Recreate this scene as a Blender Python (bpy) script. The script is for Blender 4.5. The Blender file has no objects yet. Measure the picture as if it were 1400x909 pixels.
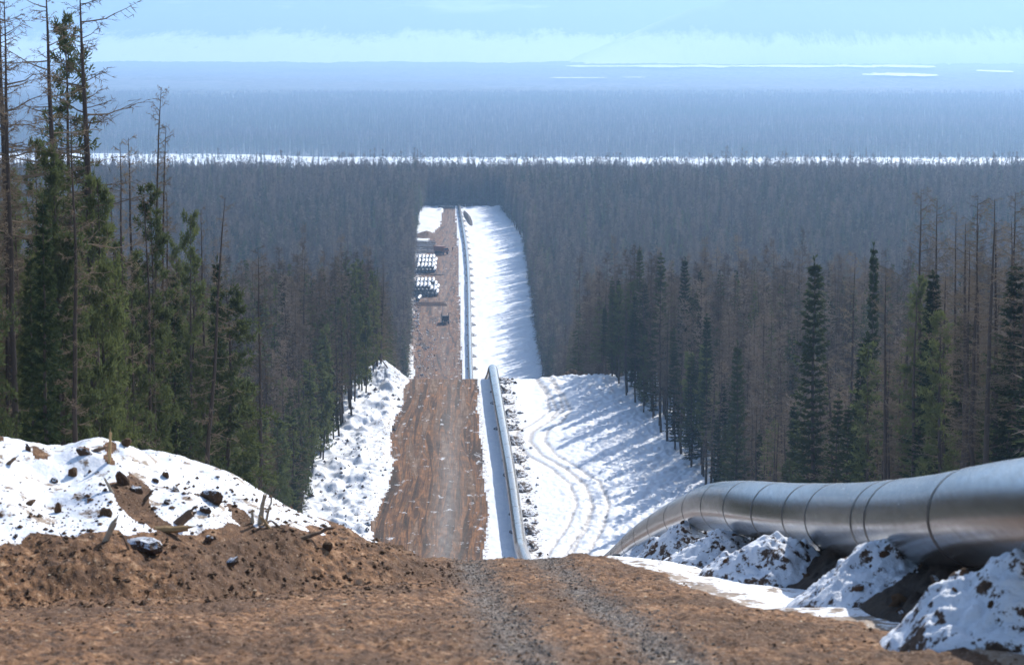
import bpy, math, random
import numpy as np
from mathutils import Vector, Matrix

random.seed(7)
rng = np.random.default_rng(11)
R = math.radians
scene = bpy.context.scene
COL = scene.collection

# ------------------------------------------------------------------ camera geometry
F_PX = 3500.0                     # focal length in pixels of the 1400 px wide photograph
PITCH = math.atan(404.5 / 3500.0)

def slope(y):                     # downward slope of the sight line through row y
    return np.tan(PITCH + np.arctan((np.asarray(y, float) - 454.5) / F_PX))

def zat(y, D):
    return -slope(y) * D

def xat(x, D, y=520):             # lateral metres of column x at forward distance D
    return (np.asarray(x, float) - 700.0) / F_PX * D * (math.cos(PITCH) + slope(y) * math.sin(PITCH))

# ------------------------------------------------------------------ noise
def _h(ix, iy, s):
    a = (ix.astype(np.int64) * 374761393 + iy.astype(np.int64) * 668265263 + s * 974634777) & 0xffffffff
    a = ((a ^ (a >> 13)) * 1274126177) & 0xffffffff
    a = a ^ (a >> 16)
    return (a & 0xffff) / 65535.0

def vn(x, y, s=0):
    x = np.asarray(x, float); y = np.asarray(y, float)
    x, y = np.broadcast_arrays(x, y)
    ix = np.floor(x); iy = np.floor(y)
    fx = x - ix; fy = y - iy
    fx = fx * fx * (3 - 2 * fx); fy = fy * fy * (3 - 2 * fy)
    ix = ix.astype(np.int64); iy = iy.astype(np.int64)
    a = _h(ix, iy, s); b = _h(ix + 1, iy, s); c = _h(ix, iy + 1, s); d = _h(ix + 1, iy + 1, s)
    return (a * (1 - fx) + b * fx) * (1 - fy) + (c * (1 - fx) + d * fx) * fy

def fbm(x, y, s=0, o=3, g=0.5):
    t = 0; a = 1; n = 0
    for i in range(o):
        t = t + a * (vn(x * 2 ** i + 17.3 * i, y * 2 ** i - 9.1 * i, s + i) - 0.5); n += a; a *= g
    return t / n * 2.0            # about -1..1

def smooth(a, b, x):
    t = np.clip((np.asarray(x, float) - a) / (b - a), 0, 1)
    return t * t * (3 - 2 * t)

def pchip(xs, ys):
    xs = np.array(xs, float); ys = np.array(ys, float)
    h = np.diff(xs); d = np.diff(ys) / h
    m = np.zeros_like(ys)
    m[0] = d[0]; m[-1] = d[-1]
    for i in range(1, len(xs) - 1):
        if d[i - 1] * d[i] > 0:
            w1 = 2 * h[i] + h[i - 1]; w2 = h[i] + 2 * h[i - 1]
            m[i] = (w1 + w2) / (w1 / d[i - 1] + w2 / d[i])
    def f(x):
        x = np.asarray(x, float)
        k = np.clip(np.searchsorted(xs, x) - 1, 0, len(xs) - 2)
        t = np.clip((x - xs[k]) / h[k], 0, 1)
        return ((1 + 2 * t) * (1 - t) ** 2 * ys[k] + t * (1 - t) ** 2 * h[k] * m[k]
                + t * t * (3 - 2 * t) * ys[k + 1] + t * t * (t - 1) * h[k] * m[k + 1])
    return f

# ------------------------------------------------------------------ terrain layout
PLAIN = -112.0                    # valley layout is drawn at this depth, then set out K times as large
K = 1.32
G = pchip([-60, 0, 10, 28, 43, 57, 70, 100, 150, 190, 230, 255, 266, 275, 320, 385, 393, 400, 420, 450, 520, 600, 680, 740, 1000, 1300, 1340, 1450, 1650, 1950, 2400, 3170],
          [-3, -4.9, -4.9, zat(909, 28), zat(815, 43), zat(766, 57), zat(774, 70), zat(787, 100), zat(800, 150), zat(808, 190),
           zat(806, 230), zat(789, 255), zat(776, 266), zat(766, 275), -54.4, -51.7, -53.1, -54.5, -58.0, -63.5, -81, -97, -101.2, -99.4, -93.46, -86.6,
           -88.6, -91, -103, -116, -128, PLAIN * K])
SH = pchip([10, 28, 34, 43, 58, 68, 88, 106, 130, 150, 175, 215, 275],
           [zat(1100, 10) * 0 - 4.6, zat(893, 28), zat(858, 34), zat(822, 43), zat(791, 58), zat(776, 68), zat(763, 88), zat(758, 106),
            zat(764, 130), zat(777, 150), zat(792, 175), zat(805, 215), zat(766, 275)])

def lin(xs, ys):
    return lambda D: np.interp(D, xs, ys)

pipeX = pchip([10, 33, 50, 66, 75, 84, 97, 115, 135, 160, 190, 230, 255, 275, 385, 740, 1050, 1270, 1330],
              [6.9, 6.6, 6.6, 6.05, 6.02, 6.1, 6.08, 5.95, 5.85, 5.4, 4.3, 2.3, 1.4, 0.95, -2.9, -12.0, -18.4, -26.0, -28.0])
roadL = lin([0, 28, 50, 57, 75, 120, 200, 278, 294, 315, 343, 368, 385, 450, 740, 850, 1100, 1140, 1200, 1300, 1330],
            [-30, -30, -20, -9, -6, -7, -12, -15.6, -16.0, -15.2, -16.2, -15.6, -16, -18, -28.5, -34, -37, -37, -33.5, -35, -36])
roadR = lin([0, 28, 36, 40, 50, 57, 75, 120, 200, 275, 300, 385, 740, 1085, 1300, 1330],
            [5.6, 5.3, 4.6, 3.7, 2.9, 2.1, 1.8, 2.2, 0, -3.1, -3.1, -5.4, -14.6, -22.7, -29, -30])
clearL = lin([0, 60, 105, 125, 180, 250, 310, 385, 450, 740, 1230, 1300, 1400], [-13, -12.8, -13.6, -15.2, -19.5, -23, -25, -20.5, -22, -31, -46, -44, -46])
clearR = lin([0, 200, 312, 385, 450, 745, 1120, 1290, 1400], [24, 24, 24, 15.0, 12, 9, 5.4, -5.5, -8])

# snow bank on the near left: ridge line in plan (X, D) and height above the ground
RIDGE = [(-22, 40, 2.6), (-16, 44, 2.9), (-11.5, 48.5, 3.05), (-10, 50, 3.05), (-8.95, 52, 3.0), (-8.3, 54, 2.45), (-7.9, 56, 1.9), (-7.1, 60, 1.1),
         (-6.7, 63, 0.6), (-6.1, 67, 0.3), (-5.6, 72, 0.1)]

def ridge_dist(X, D):
    best = np.full(X.shape, 1e9); hh = np.zeros(X.shape); side = np.zeros(X.shape)
    for (x0, d0, h0), (x1, d1, h1) in zip(RIDGE[:-1], RIDGE[1:]):
        ex, ed = x1 - x0, d1 - d0
        L = ex * ex + ed * ed
        t = np.clip(((X - x0) * ex + (D - d0) * ed) / L, 0, 1)
        dx = X - (x0 + t * ex); dd = D - (d0 + t * ed)
        r = np.sqrt(dx * dx + dd * dd)
        s = dx * ed - dd * ex          # >0 on the camera / road side
        m = r < best
        best = np.where(m, r, best); hh = np.where(m, h0 + t * (h1 - h0), hh); side = np.where(m, s, side)
    return best, hh, side

def bank(X, D):
    """height of the bank above the ground and relative place on it (0 ridge .. 1 foot)"""
    sel = (D > 26) & (D < 90) & (X < 2)
    out = np.zeros(X.shape); rel = np.full(X.shape, 9.0)
    if not sel.any():
        return out, rel
    x = X[sel]; d = D[sel]
    r, h, s = ridge_dist(x, d)
    wf = .3 + 2.6 * h + 0.45 * fbm(x * .5, d * .35, 61, 2)
    wb = 1.5 + 0.9 * h
    w = np.where(s > 0, wf, wb)
    q = r / w
    lump = 1 + 0.22 * fbm(x * .55, d * .42, 41, 3)
    prof = np.clip(1 - q, 0, 1)
    prof = prof ** 0.9 * (1 - 0.15 * np.exp(-(q / .12) ** 2))
    e = smooth(95, 75, d) if False else 1.0
    out[sel] = h * prof * lump * e
    rel[sel] = np.where(s > 0, q, q + 0.0)
    return out, rel

def track_mask(X, D):
    """two gravelly wheel tracks of the near road"""
    c = np.interp(D, [20, 28, 43, 57, 80], [1.3, 1.05, .47, -.05, -.4])
    wob = .12 * fbm(D * .15, 0 * D, 5, 2)
    d = np.minimum(np.abs(X - c - .86 - wob), np.abs(X - c + .86 - wob))
    return np.exp(-(d / .40) ** 2)

TRK = np.array([(745, 522), (762, 540), (772, 560), (760, 575), (738, 590), (735, 602), (752, 622), (785, 640), (812, 662), (824, 690), (815, 720), (800, 745), (790, 768)], float)
def yD(y):                       # row -> D on the second rise
    Ds = np.linspace(275, 386, 400); ys = 454.5 + F_PX * np.tan(np.arctan(-G(Ds) / Ds) - PITCH)
    return np.interp(y, ys[::-1], Ds[::-1])
TRK_D = yD(TRK[:, 1]); TRK_X = (TRK[:, 0] - 700) / F_PX * TRK_D
TRK2_X = TRK_X - np.linspace(0.2, 2.6, len(TRK_X)) - 1.2 * np.exp(-((np.arange(len(TRK_X)) - 4) / 2.0) ** 2)

def snow_tracks(X, D):
    m = np.zeros(X.shape)
    sel = (D > 272) & (D < 390) & (X > -1) & (X < 16)
    if sel.any():
        x = X[sel]; d = D[sel]; b = np.zeros(x.shape)
        for TX in (TRK_X, TRK2_X):
            for g in (-.95, .95):
                xx = np.interp(d, TRK_D[::-1], TX[::-1]) + g + .1 * fbm(d * .4, d * 0, 9, 2)
                b = np.maximum(b, np.exp(-((x - xx) / .28) ** 2))
        m[sel] = b
    return m

def road_u(X, D):
    L = roadL(D); Rr = roadR(D)
    return (X - (L + Rr) / 2) / ((Rr - L) / 2)

def terrain(X, D, detail=True):
    X = np.asarray(X, float); D = np.asarray(D, float)
    X, D = np.broadcast_arrays(X, D)
    z = G(D)
    # right-hand shoulder under the near pipe
    s = smooth(2.6, 5.6, X) * smooth(275, 230, D) * smooth(5, 25, D)
    z = z + s * (SH(D) - z)
    # gentle roll of the land to the sides beyond the clearings
    far = smooth(1400, 1900, D)
    side = smooth(0, 260, np.abs(X + .02 * D) - .25 * D)
    z = z + (1 - far) * side * 9 * fbm(X / 260, D / 300, 3, 2)
    b, rel = bank(X, D)
    z = z + b
    if detail:
        u = road_u(X, D)
        onroad = smooth(1.04, .96, np.abs(u))
        near = smooth(110, 80, D)
        calm = 1 - .8 * smooth(.84, .70, rel) * (D < 90)
        # --- dirt clods and ruts, near
        bankm = smooth(1.1, .75, rel) * near
        n1 = fbm(X * 1.3, D * .7, 21, 3); n2 = fbm(X * 6, D * 3.2, 22, 3); n3 = fbm(X * 17, D * 8, 23, 2)
        z = z + near * onroad * calm * (.07 * n1 + .055 * n2 + .024 * n3) * (1 + .5 * bankm)
        z = z + near * onroad * (1 - calm) * (.22 * fbm(X * .7 + D * .2, D * .35, 25, 2) + .05 * fbm(X * 2.2, D * 1.5, 26, 2))
        z = z - near * .05 * track_mask(X, D)
        # broad hump on the right of the near crest
        z = z + .13 * np.exp(-((X - 1.6) / .7) ** 2 - ((D - 55) / 5.0) ** 2)
        # --- snow, near
        z = z + near * (1 - onroad) * (.13 * fbm(X * .8, D * .6, 24, 2) + .018 * n2 + .006 * n3)
        # --- second rise: churned snow
        mid = smooth(255, 275, D) * smooth(430, 395, D)
        r1 = fbm(X * .33, D * .22, 31, 3); r2 = fbm(X * 1.1, D * .55, 32, 3); r3 = fbm(X * 3.2, D * 1.3, 33, 2)
        rightside = smooth(2, 5, X) ; rough = .45 + .55 * smooth(5, 10, X - .03 * (D - 300))
        z = z + mid * (1 - onroad) * rightside * rough * (.30 * r1 + .36 * np.abs(r2) + .17 * r3)
        z = z + mid * onroad * (.05 * r2 + .03 * r3)
        # rubble snow berm left of the road
        lb = smooth(-15.5, -18.0, X) * smooth(-30, -24, X)
        r4 = fbm(X * .45, D * .30, 35, 3); r5 = fbm(X * 1.5, D * .9, 36, 3)
        z = z + mid * lb * (.35 + 1.15 * np.clip(r4, -.2, 1) + .5 * r1 + .22 * np.abs(r5) + .06 * r3 + .8 * smooth(360, 385, D) * smooth(-15.6, -19, X))
        z = z + mid * (1 - onroad) * smooth(3, 6, X) * smooth(366, 380, D) * (.35 + .5 * fbm(X * .35, D * .2, 37, 3) + .35 * np.abs(r2))
        z = z - mid * .17 * snow_tracks(X, D)
        z = z + mid * (1 - onroad) * smooth(2.2, -1, X) * (1 - lb) * .09 * r2
        # --- third rise
        f = smooth(640, 700, D) * smooth(1360, 1310, D)
        q1 = fbm(X * .22, D * .10, 51, 3); q2 = fbm(X * .8, D * .3, 52, 3)
        z = z + f * (1 - onroad) * (.30 * q1 + .30 * np.abs(q2))
        z = z + f * onroad * .10 * q2
        z = z + f * (1 - onroad) * smooth(1265, 1295, D) * (.2 + 1.3 * fbm(X * .16, D * .05, 55, 3))
        lf = smooth(-29, -31, X + .018 * (D - 740)) * smooth(840, 800, D)
        z = z + f * lf * (.5 * np.abs(q2) + .3)
    return z

def gz(x, d):
    return float(terrain(np.array([float(x)]), np.array([float(d)]))[0])

# ------------------------------------------------------------------ mesh helpers
def mesh_from(name, V, F, mat=None, smooth_=True, uniform=None):
    """V (n,3) array, F list of arrays (m,3) / (m,4) or lists"""
    me = bpy.data.meshes.new(name)
    V = np.asarray(V, np.float32)
    if not isinstance(F, list):
        F = [F]
    F = [np.asarray(f, np.int32) for f in F if len(f)]
    nl = sum(f.size for f in F); nf = sum(len(f) for f in F)
    me.vertices.add(len(V)); me.vertices.foreach_set('co', V.ravel())
    me.loops.add(nl); me.loops.foreach_set('vertex_index', np.concatenate([f.ravel() for f in F]))
    me.polygons.add(nf)
    sizes = np.concatenate([np.full(len(f), f.shape[1], np.int32) for f in F])
    starts = np.concatenate([[0], np.cumsum(sizes)[:-1]]).astype(np.int32)
    me.polygons.foreach_set('loop_start', starts)
    me.polygons.foreach_set('loop_total', sizes)
    me.polygons.foreach_set('use_smooth', np.full(nf, smooth_))
    me.update(calc_edges=True); me.validate()
    if mat is not None:
        for m in (mat if isinstance(mat, (list, tuple)) else [mat]):
            me.materials.append(m)
    return me

class MB:
    def __init__(s):
        s.V = []; s.T = []; s.Q = []; s.n = 0; s.TM = []; s.QM = []; s.m = 0
    def add(s, V, T=None, Q=None):
        V = np.asarray(V, float).reshape(-1, 3)
        if T is not None and len(T):
            s.T.append(np.asarray(T, int) + s.n); s.TM.append(np.full(len(T), s.m))
        if Q is not None and len(Q):
            s.Q.append(np.asarray(Q, int) + s.n); s.QM.append(np.full(len(Q), s.m))
        s.V.append(V); s.n += len(V)
    def tube(s, P, Rr, sides=6, cap=False):
        P = np.asarray(P, float); n = len(P)
        Rr = np.broadcast_to(np.asarray(Rr, float), (n,))
        T = np.gradient(P, axis=0); T /= np.linalg.norm(T, axis=1)[:, None] + 1e-9
        ref = np.array([0, 0, 1.]) if abs(T[0][2]) < .9 else np.array([1., 0, 0])
        A = np.cross(T, ref); A /= np.linalg.norm(A, axis=1)[:, None] + 1e-9
        B = np.cross(T, A)
        an = np.arange(sides) * 2 * math.pi / sides
        V = P[:, None, :] + Rr[:, None, None] * (np.cos(an)[None, :, None] * A[:, None, :] + np.sin(an)[None, :, None] * B[:, None, :])
        i = np.arange(n - 1)[:, None] * sides; j = np.arange(sides)[None, :]; k = (j + 1) % sides
        Q = np.stack([i + j, i + k, i + sides + k, i + sides + j], -1).reshape(-1, 4)
        V = V.reshape(-1, 3)
        T_ = []
        if cap:
            V = np.vstack([V, P[0], P[-1]]); c0 = n * sides; c1 = c0 + 1
            for a in range(sides):
                b = (a + 1) % sides
                T_.append((c0, b, a)); T_.append((c1, (n - 1) * sides + a, (n - 1) * sides + b))
        s.add(V, T_, Q)
    def cards(s, C, Dv, Wv):
        """thin triangles: base centre C, direction*length Dv, half width vector Wv"""
        C = np.asarray(C, float); n = len(C)
        V = np.stack([C - Wv, C + Wv, C + Dv], 1).reshape(-1, 3)
        s.add(V, np.arange(3 * n).reshape(-1, 3))
    def blades(s, C, Dv, Wv):
        """lozenges: tip-mid-tip"""
        C = np.asarray(C, float); n = len(C)
        V = np.stack([C, C + Dv * .45 - Wv, C + Dv, C + Dv * .45 + Wv], 1).reshape(-1, 3)
        s.add(V, None, np.arange(4 * n).reshape(-1, 4))
    def box(s, c, d, rot=None, taper=1.0):
        c = np.array(c, float); d = np.array(d, float) / 2
        V = np.array([(x, y, z) for z in (-1, 1) for y in (-1, 1) for x in (-1, 1)], float)
        V[4:, :2] *= taper
        V = V * d
        if rot is not None:
            V = V @ np.array(Matrix.Rotation(rot, 3, 'Z')).T
        s.add(V + c, None, [(0, 2, 3, 1), (4, 5, 7, 6), (0, 1, 5, 4), (1, 3, 7, 5), (3, 2, 6, 7), (2, 0, 4, 6)])
    def disc(s, c, r, w, axis='X', n=20):
        an = np.arange(n) * 2 * math.pi / n
        a = np.cos(an) * r; b = np.sin(an) * r; z = np.zeros(n)
        ring = {'X': lambda t: np.stack([z + t, a, b], 1), 'Y': lambda t: np.stack([a, z + t, b], 1)}[axis]
        V = np.vstack([ring(-w / 2), ring(w / 2), [[0, 0, 0]], [[0, 0, 0]]])
        ax = 0 if axis == 'X' else 1
        V[2 * n][ax] = -w / 2; V[2 * n + 1][ax] = w / 2
        k = np.arange(n); k1 = (k + 1) % n
        s.add(V + np.array(c, float), [(2 * n, i, j) for i, j in zip(k1, k)] + [(2 * n + 1, n + i, n + j) for i, j in zip(k, k1)],
              np.stack([k, k1, n + k1, n + k], 1))
    def mesh(s, name, mat, smooth_=False):
        V = np.vstack(s.V); F = []; M = []
        if s.T: F.append(np.vstack(s.T)); M.append(np.concatenate(s.TM))
        if s.Q: F.append(np.vstack(s.Q)); M.append(np.concatenate(s.QM))
        me = mesh_from(name, V, F, mat, smooth_)
        M = np.concatenate(M)
        if M.any():
            me.polygons.foreach_set('material_index', M.astype(np.int32))
        return me

def add_obj(name, me, parent=None, loc=None, rot=None):
    o = bpy.data.objects.new(name, me)
    COL.objects.link(o)
    if loc is not None: o.location = loc
    if rot is not None: o.rotation_euler = rot
    if parent is not None: o.parent = parent
    return o

def tag(o, label=None, cat=None, group=None, kind=None):
    if label: o['label'] = label
    if cat: o['category'] = cat
    if group: o['group'] = group
    if kind: o['kind'] = kind
    return o

def thing(name, label, cat, loc=(0, 0, 0), rz=0, group=None):
    o = bpy.data.objects.new(name, None); COL.objects.link(o)
    o.empty_display_size = .3
    o.location = loc; o.rotation_euler = (0, 0, rz)
    return tag(o, label, cat, group)

def dup(root, loc, rz=0, label=None, group=None, scale=None, rot=None):
    r = root.copy(); COL.objects.link(r); r.location = loc
    r.rotation_euler = rot if rot is not None else (0, 0, rz)
    if scale is not None: r.scale = scale
    if label: r['label'] = label
    if group: r['group'] = group
    for ch in list(root.children):
        c = ch.copy(); COL.objects.link(c); c.parent = r
        for g in list(ch.children):
            d = g.copy(); COL.objects.link(d); d.parent = c
    return r

# ------------------------------------------------------------------ materials
class NT:
    def __init__(s, name):
        s.m = bpy.data.materials.new(name); s.m.use_nodes = True
        s.t = s.m.node_tree; s.t.nodes.clear()
        s.out = s.t.nodes.new('ShaderNodeOutputMaterial')
    def n(s, typ, **kw):
        nd = s.t.nodes.new('ShaderNode' + typ)
        for k, v in kw.items():
            if k.startswith('i_'):
                key = k[2:]
                key = int(key) if key.isdigit() else key.replace('_', ' ')
                s.set(nd, key, v)
            else:
                setattr(nd, k, v)
        return nd
    def set(s, nd, key, v):
        if isinstance(v, bpy.types.NodeSocket): s.t.links.new(v, nd.inputs[key])
        else: nd.inputs[key].default_value = v
    def link(s, a, b): s.t.links.new(a, b)
    def math(s, op, a, b=None, clamp=False):
        nd = s.n('Math', operation=op); nd.use_clamp = clamp
        s.set(nd, 0, a)
        if b is not None: s.set(nd, 1, b)
        return nd.outputs[0]
    def mix(s, f, a, b):
        nd = s.n('Mix', data_type='RGBA')
        s.set(nd, 0, f)
        for i, v in ((6, a), (7, b)):
            if isinstance(v, bpy.types.NodeSocket): s.t.links.new(v, nd.inputs[i])
            else: nd.inputs[i].default_value = (*v, 1)
        return nd.outputs[2]
    def ramp(s, f, pts):
        nd = s.n('ValToRGB'); s.set(nd, 0, f)
        e = nd.color_ramp.elements
        while len(e) < len(pts): e.new(.5)
        for el, (p, c) in zip(e, pts):
            el.position = p; el.color = (*c, 1) if isinstance(c, tuple) else (c, c, c, 1)
        return nd.outputs[0]
    def noise(s, vec, scale, detail=3, rough=.55, dist=0):
        nd = s.n('TexNoise'); s.set(nd, 'Scale', scale); s.set(nd, 'Detail', detail); s.set(nd, 'Roughness', rough)
        s.set(nd, 'Distortion', dist)
        if vec is not None: s.link(vec, nd.inputs['Vector'])
        return nd.outputs[0]
    def scaled(s, vec, sc):
        nd = s.n('Mapping'); s.link(vec, nd.inputs[0]); nd.inputs['Scale'].default_value = sc
        return nd.outputs[0]
    def obj(s): return s.n('TexCoord').outputs['Object']
    def attr(s, name): return s.n('Attribute', attribute_name=name).outputs['Fac']
    def bump(s, h, strength=.5, dist=.1):
        nd = s.n('Bump'); s.set(nd, 'Height', h); s.set(nd, 'Strength', strength); s.set(nd, 'Distance', dist)
        return nd.outputs[0]
    def pbsdf(s, col, rough=.8, metal=0, spec=.3, normal=None):
        nd = s.n('BsdfPrincipled')
        if isinstance(col, bpy.types.NodeSocket): s.link(col, nd.inputs['Base Color'])
        else: nd.inputs['Base Color'].default_value = (*col, 1)
        s.set(nd, 'Roughness', rough); s.set(nd, 'Metallic', metal)
        s.set(nd, 'Specular IOR Level', spec)
        if normal is not None: s.link(normal, nd.inputs['Normal'])
        return nd
    def done(s, sh):
        s.link(sh.outputs[0] if not isinstance(sh, bpy.types.NodeSocket) else sh, s.out.inputs[0])
        return s.m

SNOW = (.80, .83, .88)
def mat_snow(name, specks=True, dirtcol=(.13, .075, .04)):
    t = NT(name); o = t.obj()
    n1 = t.noise(t.scaled(o, (1, .6, 1)), 1.2, 4, .6)
    n2 = t.noise(o, 9, 3, .6)
    h = t.math('ADD', t.math('MULTIPLY', n1, .25), t.math('MULTIPLY', n2, .06))
    col = t.mix(t.ramp(n1, [(.35, 0.), (.65, 1.)]), (.74, .77, .83), (.84, .86, .89))
    if specks:
        d = t.attr('dirty')
        s1 = t.noise(t.scaled(o, (1, .7, 1)), 2.3, 6, .68)
        thr = t.math('SUBTRACT', t.math('ADD', s1, t.math('MULTIPLY', d, .30)), .70)
        f = t.math('MULTIPLY', thr, 14., True)
        col = t.mix(f, col, t.mix(t.noise(o, 5, 3), dirtcol, (.24, .17, .11)))
        col = t.mix(t.math('MULTIPLY', t.attr('track'), t.math('MULTIPLY', t.noise(o, 2.5, 3), 1.5, True)), col, (.40, .35, .30))
    b = t.pbsdf(col, .62, 0, .25, t.bump(h, .5, .5))
    return t.done(b)

def mat_road():
    t = NT('road_dirt'); o = t.obj()
    ru = t.attr('across'); tr = t.attr('track'); far = t.attr('far')
    n1 = t.noise(t.scaled(o, (1, .5, 1)), .55, 5, .6)
    n2 = t.noise(t.scaled(o, (1, .6, 1)), 5.5, 5, .7)
    n3 = t.noise(t.scaled(o, (1, .5, 1)), 24, 3, .7)
    base = t.ramp(n2, [(.34, (.022, .010, .005)), (.45, (.115, .050, .018)), (.56, (.24, .112, .044)), (.70, (.48, .31, .18))])
    base = t.mix(t.ramp(n1, [(.42, 0.), (.58, .80)]), base, (.075, .034, .014))
    speck = t.math('MULTIPLY', t.math('SUBTRACT', n3, .62), 9., True)
    base = t.mix(speck, base, (.50, .38, .27))
    dark = t.math('MULTIPLY', t.math('SUBTRACT', .33, n3), 9., True)
    base = t.mix(dark, base, (.035, .02, .012))
    # gravelly grey wheel tracks, near
    v = t.n('TexVoronoi'); t.set(v, 'Scale', 26.0); t.link(t.scaled(o, (1, .6, 1)), v.inputs['Vector'])
    grav = t.ramp(v.outputs['Distance'], [(.1, (.30, .28, .26)), (.45, (.16, .14, .125)), (.8, (.05, .042, .038))])
    base = t.mix(t.math('MULTIPLY', tr, t.math('ADD', .45, t.math('MULTIPLY', n2, 1.3)), True), base, grav)
    # lengthwise streaks of the two farther road stretches
    cv = t.n('CombineXYZ'); t.set(cv, 0, t.math('MULTIPLY', ru, 5.2))
    sep = t.n('SeparateXYZ'); t.link(o, sep.inputs[0])
    t.set(cv, 1, t.math('MULTIPLY', sep.outputs[1], .035))
    st = t.noise(cv.outputs[0], 1.0, 5, .62, .4)
    cv2 = t.n('CombineXYZ'); t.set(cv2, 0, t.math('MULTIPLY', ru, 9.)); t.set(cv2, 1, t.math('MULTIPLY', sep.outputs[1], .16))
    st2 = t.noise(cv2.outputs[0], 1.0, 4, .7, .3)
    strc = t.ramp(st, [(.39, (.022, .012, .006)), (.45, (.085, .038, .017)), (.51, (.29, .128, .048)), (.55, (.09, .048, .026)), (.62, (.24, .15, .095))])
    strc = t.mix(t.math('MULTIPLY', t.math('SUBTRACT', st2, .50), 4.5, True), strc, (.040, .024, .016))
    # greyer, wetter middle-right
    w = t.math('SUBTRACT', 1.0, t.math('MULTIPLY', t.math('ABSOLUTE', t.math('SUBTRACT', ru, .28)), 2.3), True)
    pt = t.noise(t.scaled(o, (1.1, .45, 1)), 1.0, 5, .7)
    strc = t.mix(t.ramp(pt, [(.46, 0.), (.60, .65)]), strc, (.075, .036, .018))
    mr = t.n('MapRange'); t.set(mr, 'Value', sep.outputs[1]); t.set(mr, 'From Min', 300.); t.set(mr, 'From Max', 385.); t.set(mr, 'To Min', 1.); t.set(mr, 'To Max', .25)
    w = t.math('MULTIPLY', w, mr.outputs[0])
    strc = t.mix(t.math('MULTIPLY', w, t.math('MULTIPLY', st2, .9)), strc, (.13, .105, .09))
    # ice and snow left lying in streaks
    cv3 = t.n('CombineXYZ'); t.set(cv3, 0, t.math('MULTIPLY', ru, 6.)); t.set(cv3, 1, t.math('MULTIPLY', sep.outputs[1], .5))
    ic = t.noise(cv3.outputs[0], .8, 3, .65, .2)
    edge = t.math('MULTIPLY', t.math('SUBTRACT', t.math('ABSOLUTE', ru), .50, True), .10)
    strc2 = t.mix(t.math('MULTIPLY', t.math('SUBTRACT', t.math('ADD', ic, edge), .625), 8., True), strc, (.72, .74, .78))
    base = t.mix(far, base, strc2)
    rgh = t.math('SUBTRACT', .9, t.math('MULTIPLY', t.math('MULTIPLY', w, far), .38))
    hgt = t.math('ADD', t.math('MULTIPLY', n2, .6), t.math('MULTIPLY', n3, .25))
    b = t.pbsdf(base, rgh, 0, .25, t.bump(hgt, .8, .12))
    return t.done(b)

def mat_soil(name, a, b_, snowy=0.0):
    """clods of earth; snow lies on the upward faces by snowy"""
    t = NT(name); o = t.obj()
    n1 = t.noise(o, 2.4, 5, .65); n2 = t.noise(o, 11, 4, .7)
    col = t.ramp(n2, [(.3, a), (.7, b_)])
    col = t.mix(t.math('MULTIPLY', n1, .5), col, tuple(x * .5 for x in a))
    if snowy:
        g = t.n('NewGeometry'); sp = t.n('SeparateXYZ'); t.link(g.outputs['Normal'], sp.inputs[0])
        f = t.math('ADD', sp.outputs[2], t.math('MULTIPLY', t.math('SUBTRACT', n1, .5), 2.2))
        f = t.math('ADD', f, t.math('MULTIPLY', t.math('SUBTRACT', n2, .5), 1.5))
        f = t.math('MULTIPLY', t.math('SUBTRACT', f, 1 - snowy), 7., True)
        col = t.mix(f, col, SNOW)
    b = t.pbsdf(col, .85, 0, .2, t.bump(t.math('ADD', n1, t.math('MULTIPLY', n2, .4)), .7, .12))
    return t.done(b)

def mat_steel():
    t = NT('pipe_steel'); o = t.obj()
    n1 = t.noise(t.scaled(o, (.5, .25, .5)), 1.2, 4, .6); n2 = t.noise(t.scaled(o, (1.2, .5, 9)), 2.2, 4, .7)
    n3 = t.noise(t.scaled(o, (1, .15, 1)), 6.0, 3, .6)
    col = t.ramp(n2, [(.3, (.16, .155, .15)), (.7, (.34, .335, .325))])
    col = t.mix(t.math('MULTIPLY', t.math('SUBTRACT', n1, .45), 1.6, True), col, (.30, .27, .235))
    rg = t.math('ADD', .13, t.math('MULTIPLY', n3, .20))
    b = t.pbsdf(col, rg, .85, .4, t.bump(n3, .06, .01))
    return t.done(b)

def mat_plain(name, col, rough=.7, metal=0, spec=.3, var=.25, scale=4):
    t = NT(name); o = t.obj()
    n = t.noise(o, scale, 4, .6)
    c = t.mix(n, tuple(x * (1 - var) for x in col), tuple(min(1, x * (1 + var)) for x in col))
    return t.done(t.pbsdf(c, rough, metal, spec, t.bump(n, .2, .02)))

def mat_bark(name, a, b_):
    t = NT(name); o = t.obj()
    n = t.noise(t.scaled(o, (1, 1, .25)), 12, 5, .7)
    r = t.n('ObjectInfo').outputs['Random']
    c = t.mix(n, a, b_)
    c = t.mix(t.math('MULTIPLY', r, .35), c, (.12, .10, .085))
    return t.done(t.pbsdf(c, .9, 0, .15, t.bump(n, .8, .05)))

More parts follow.
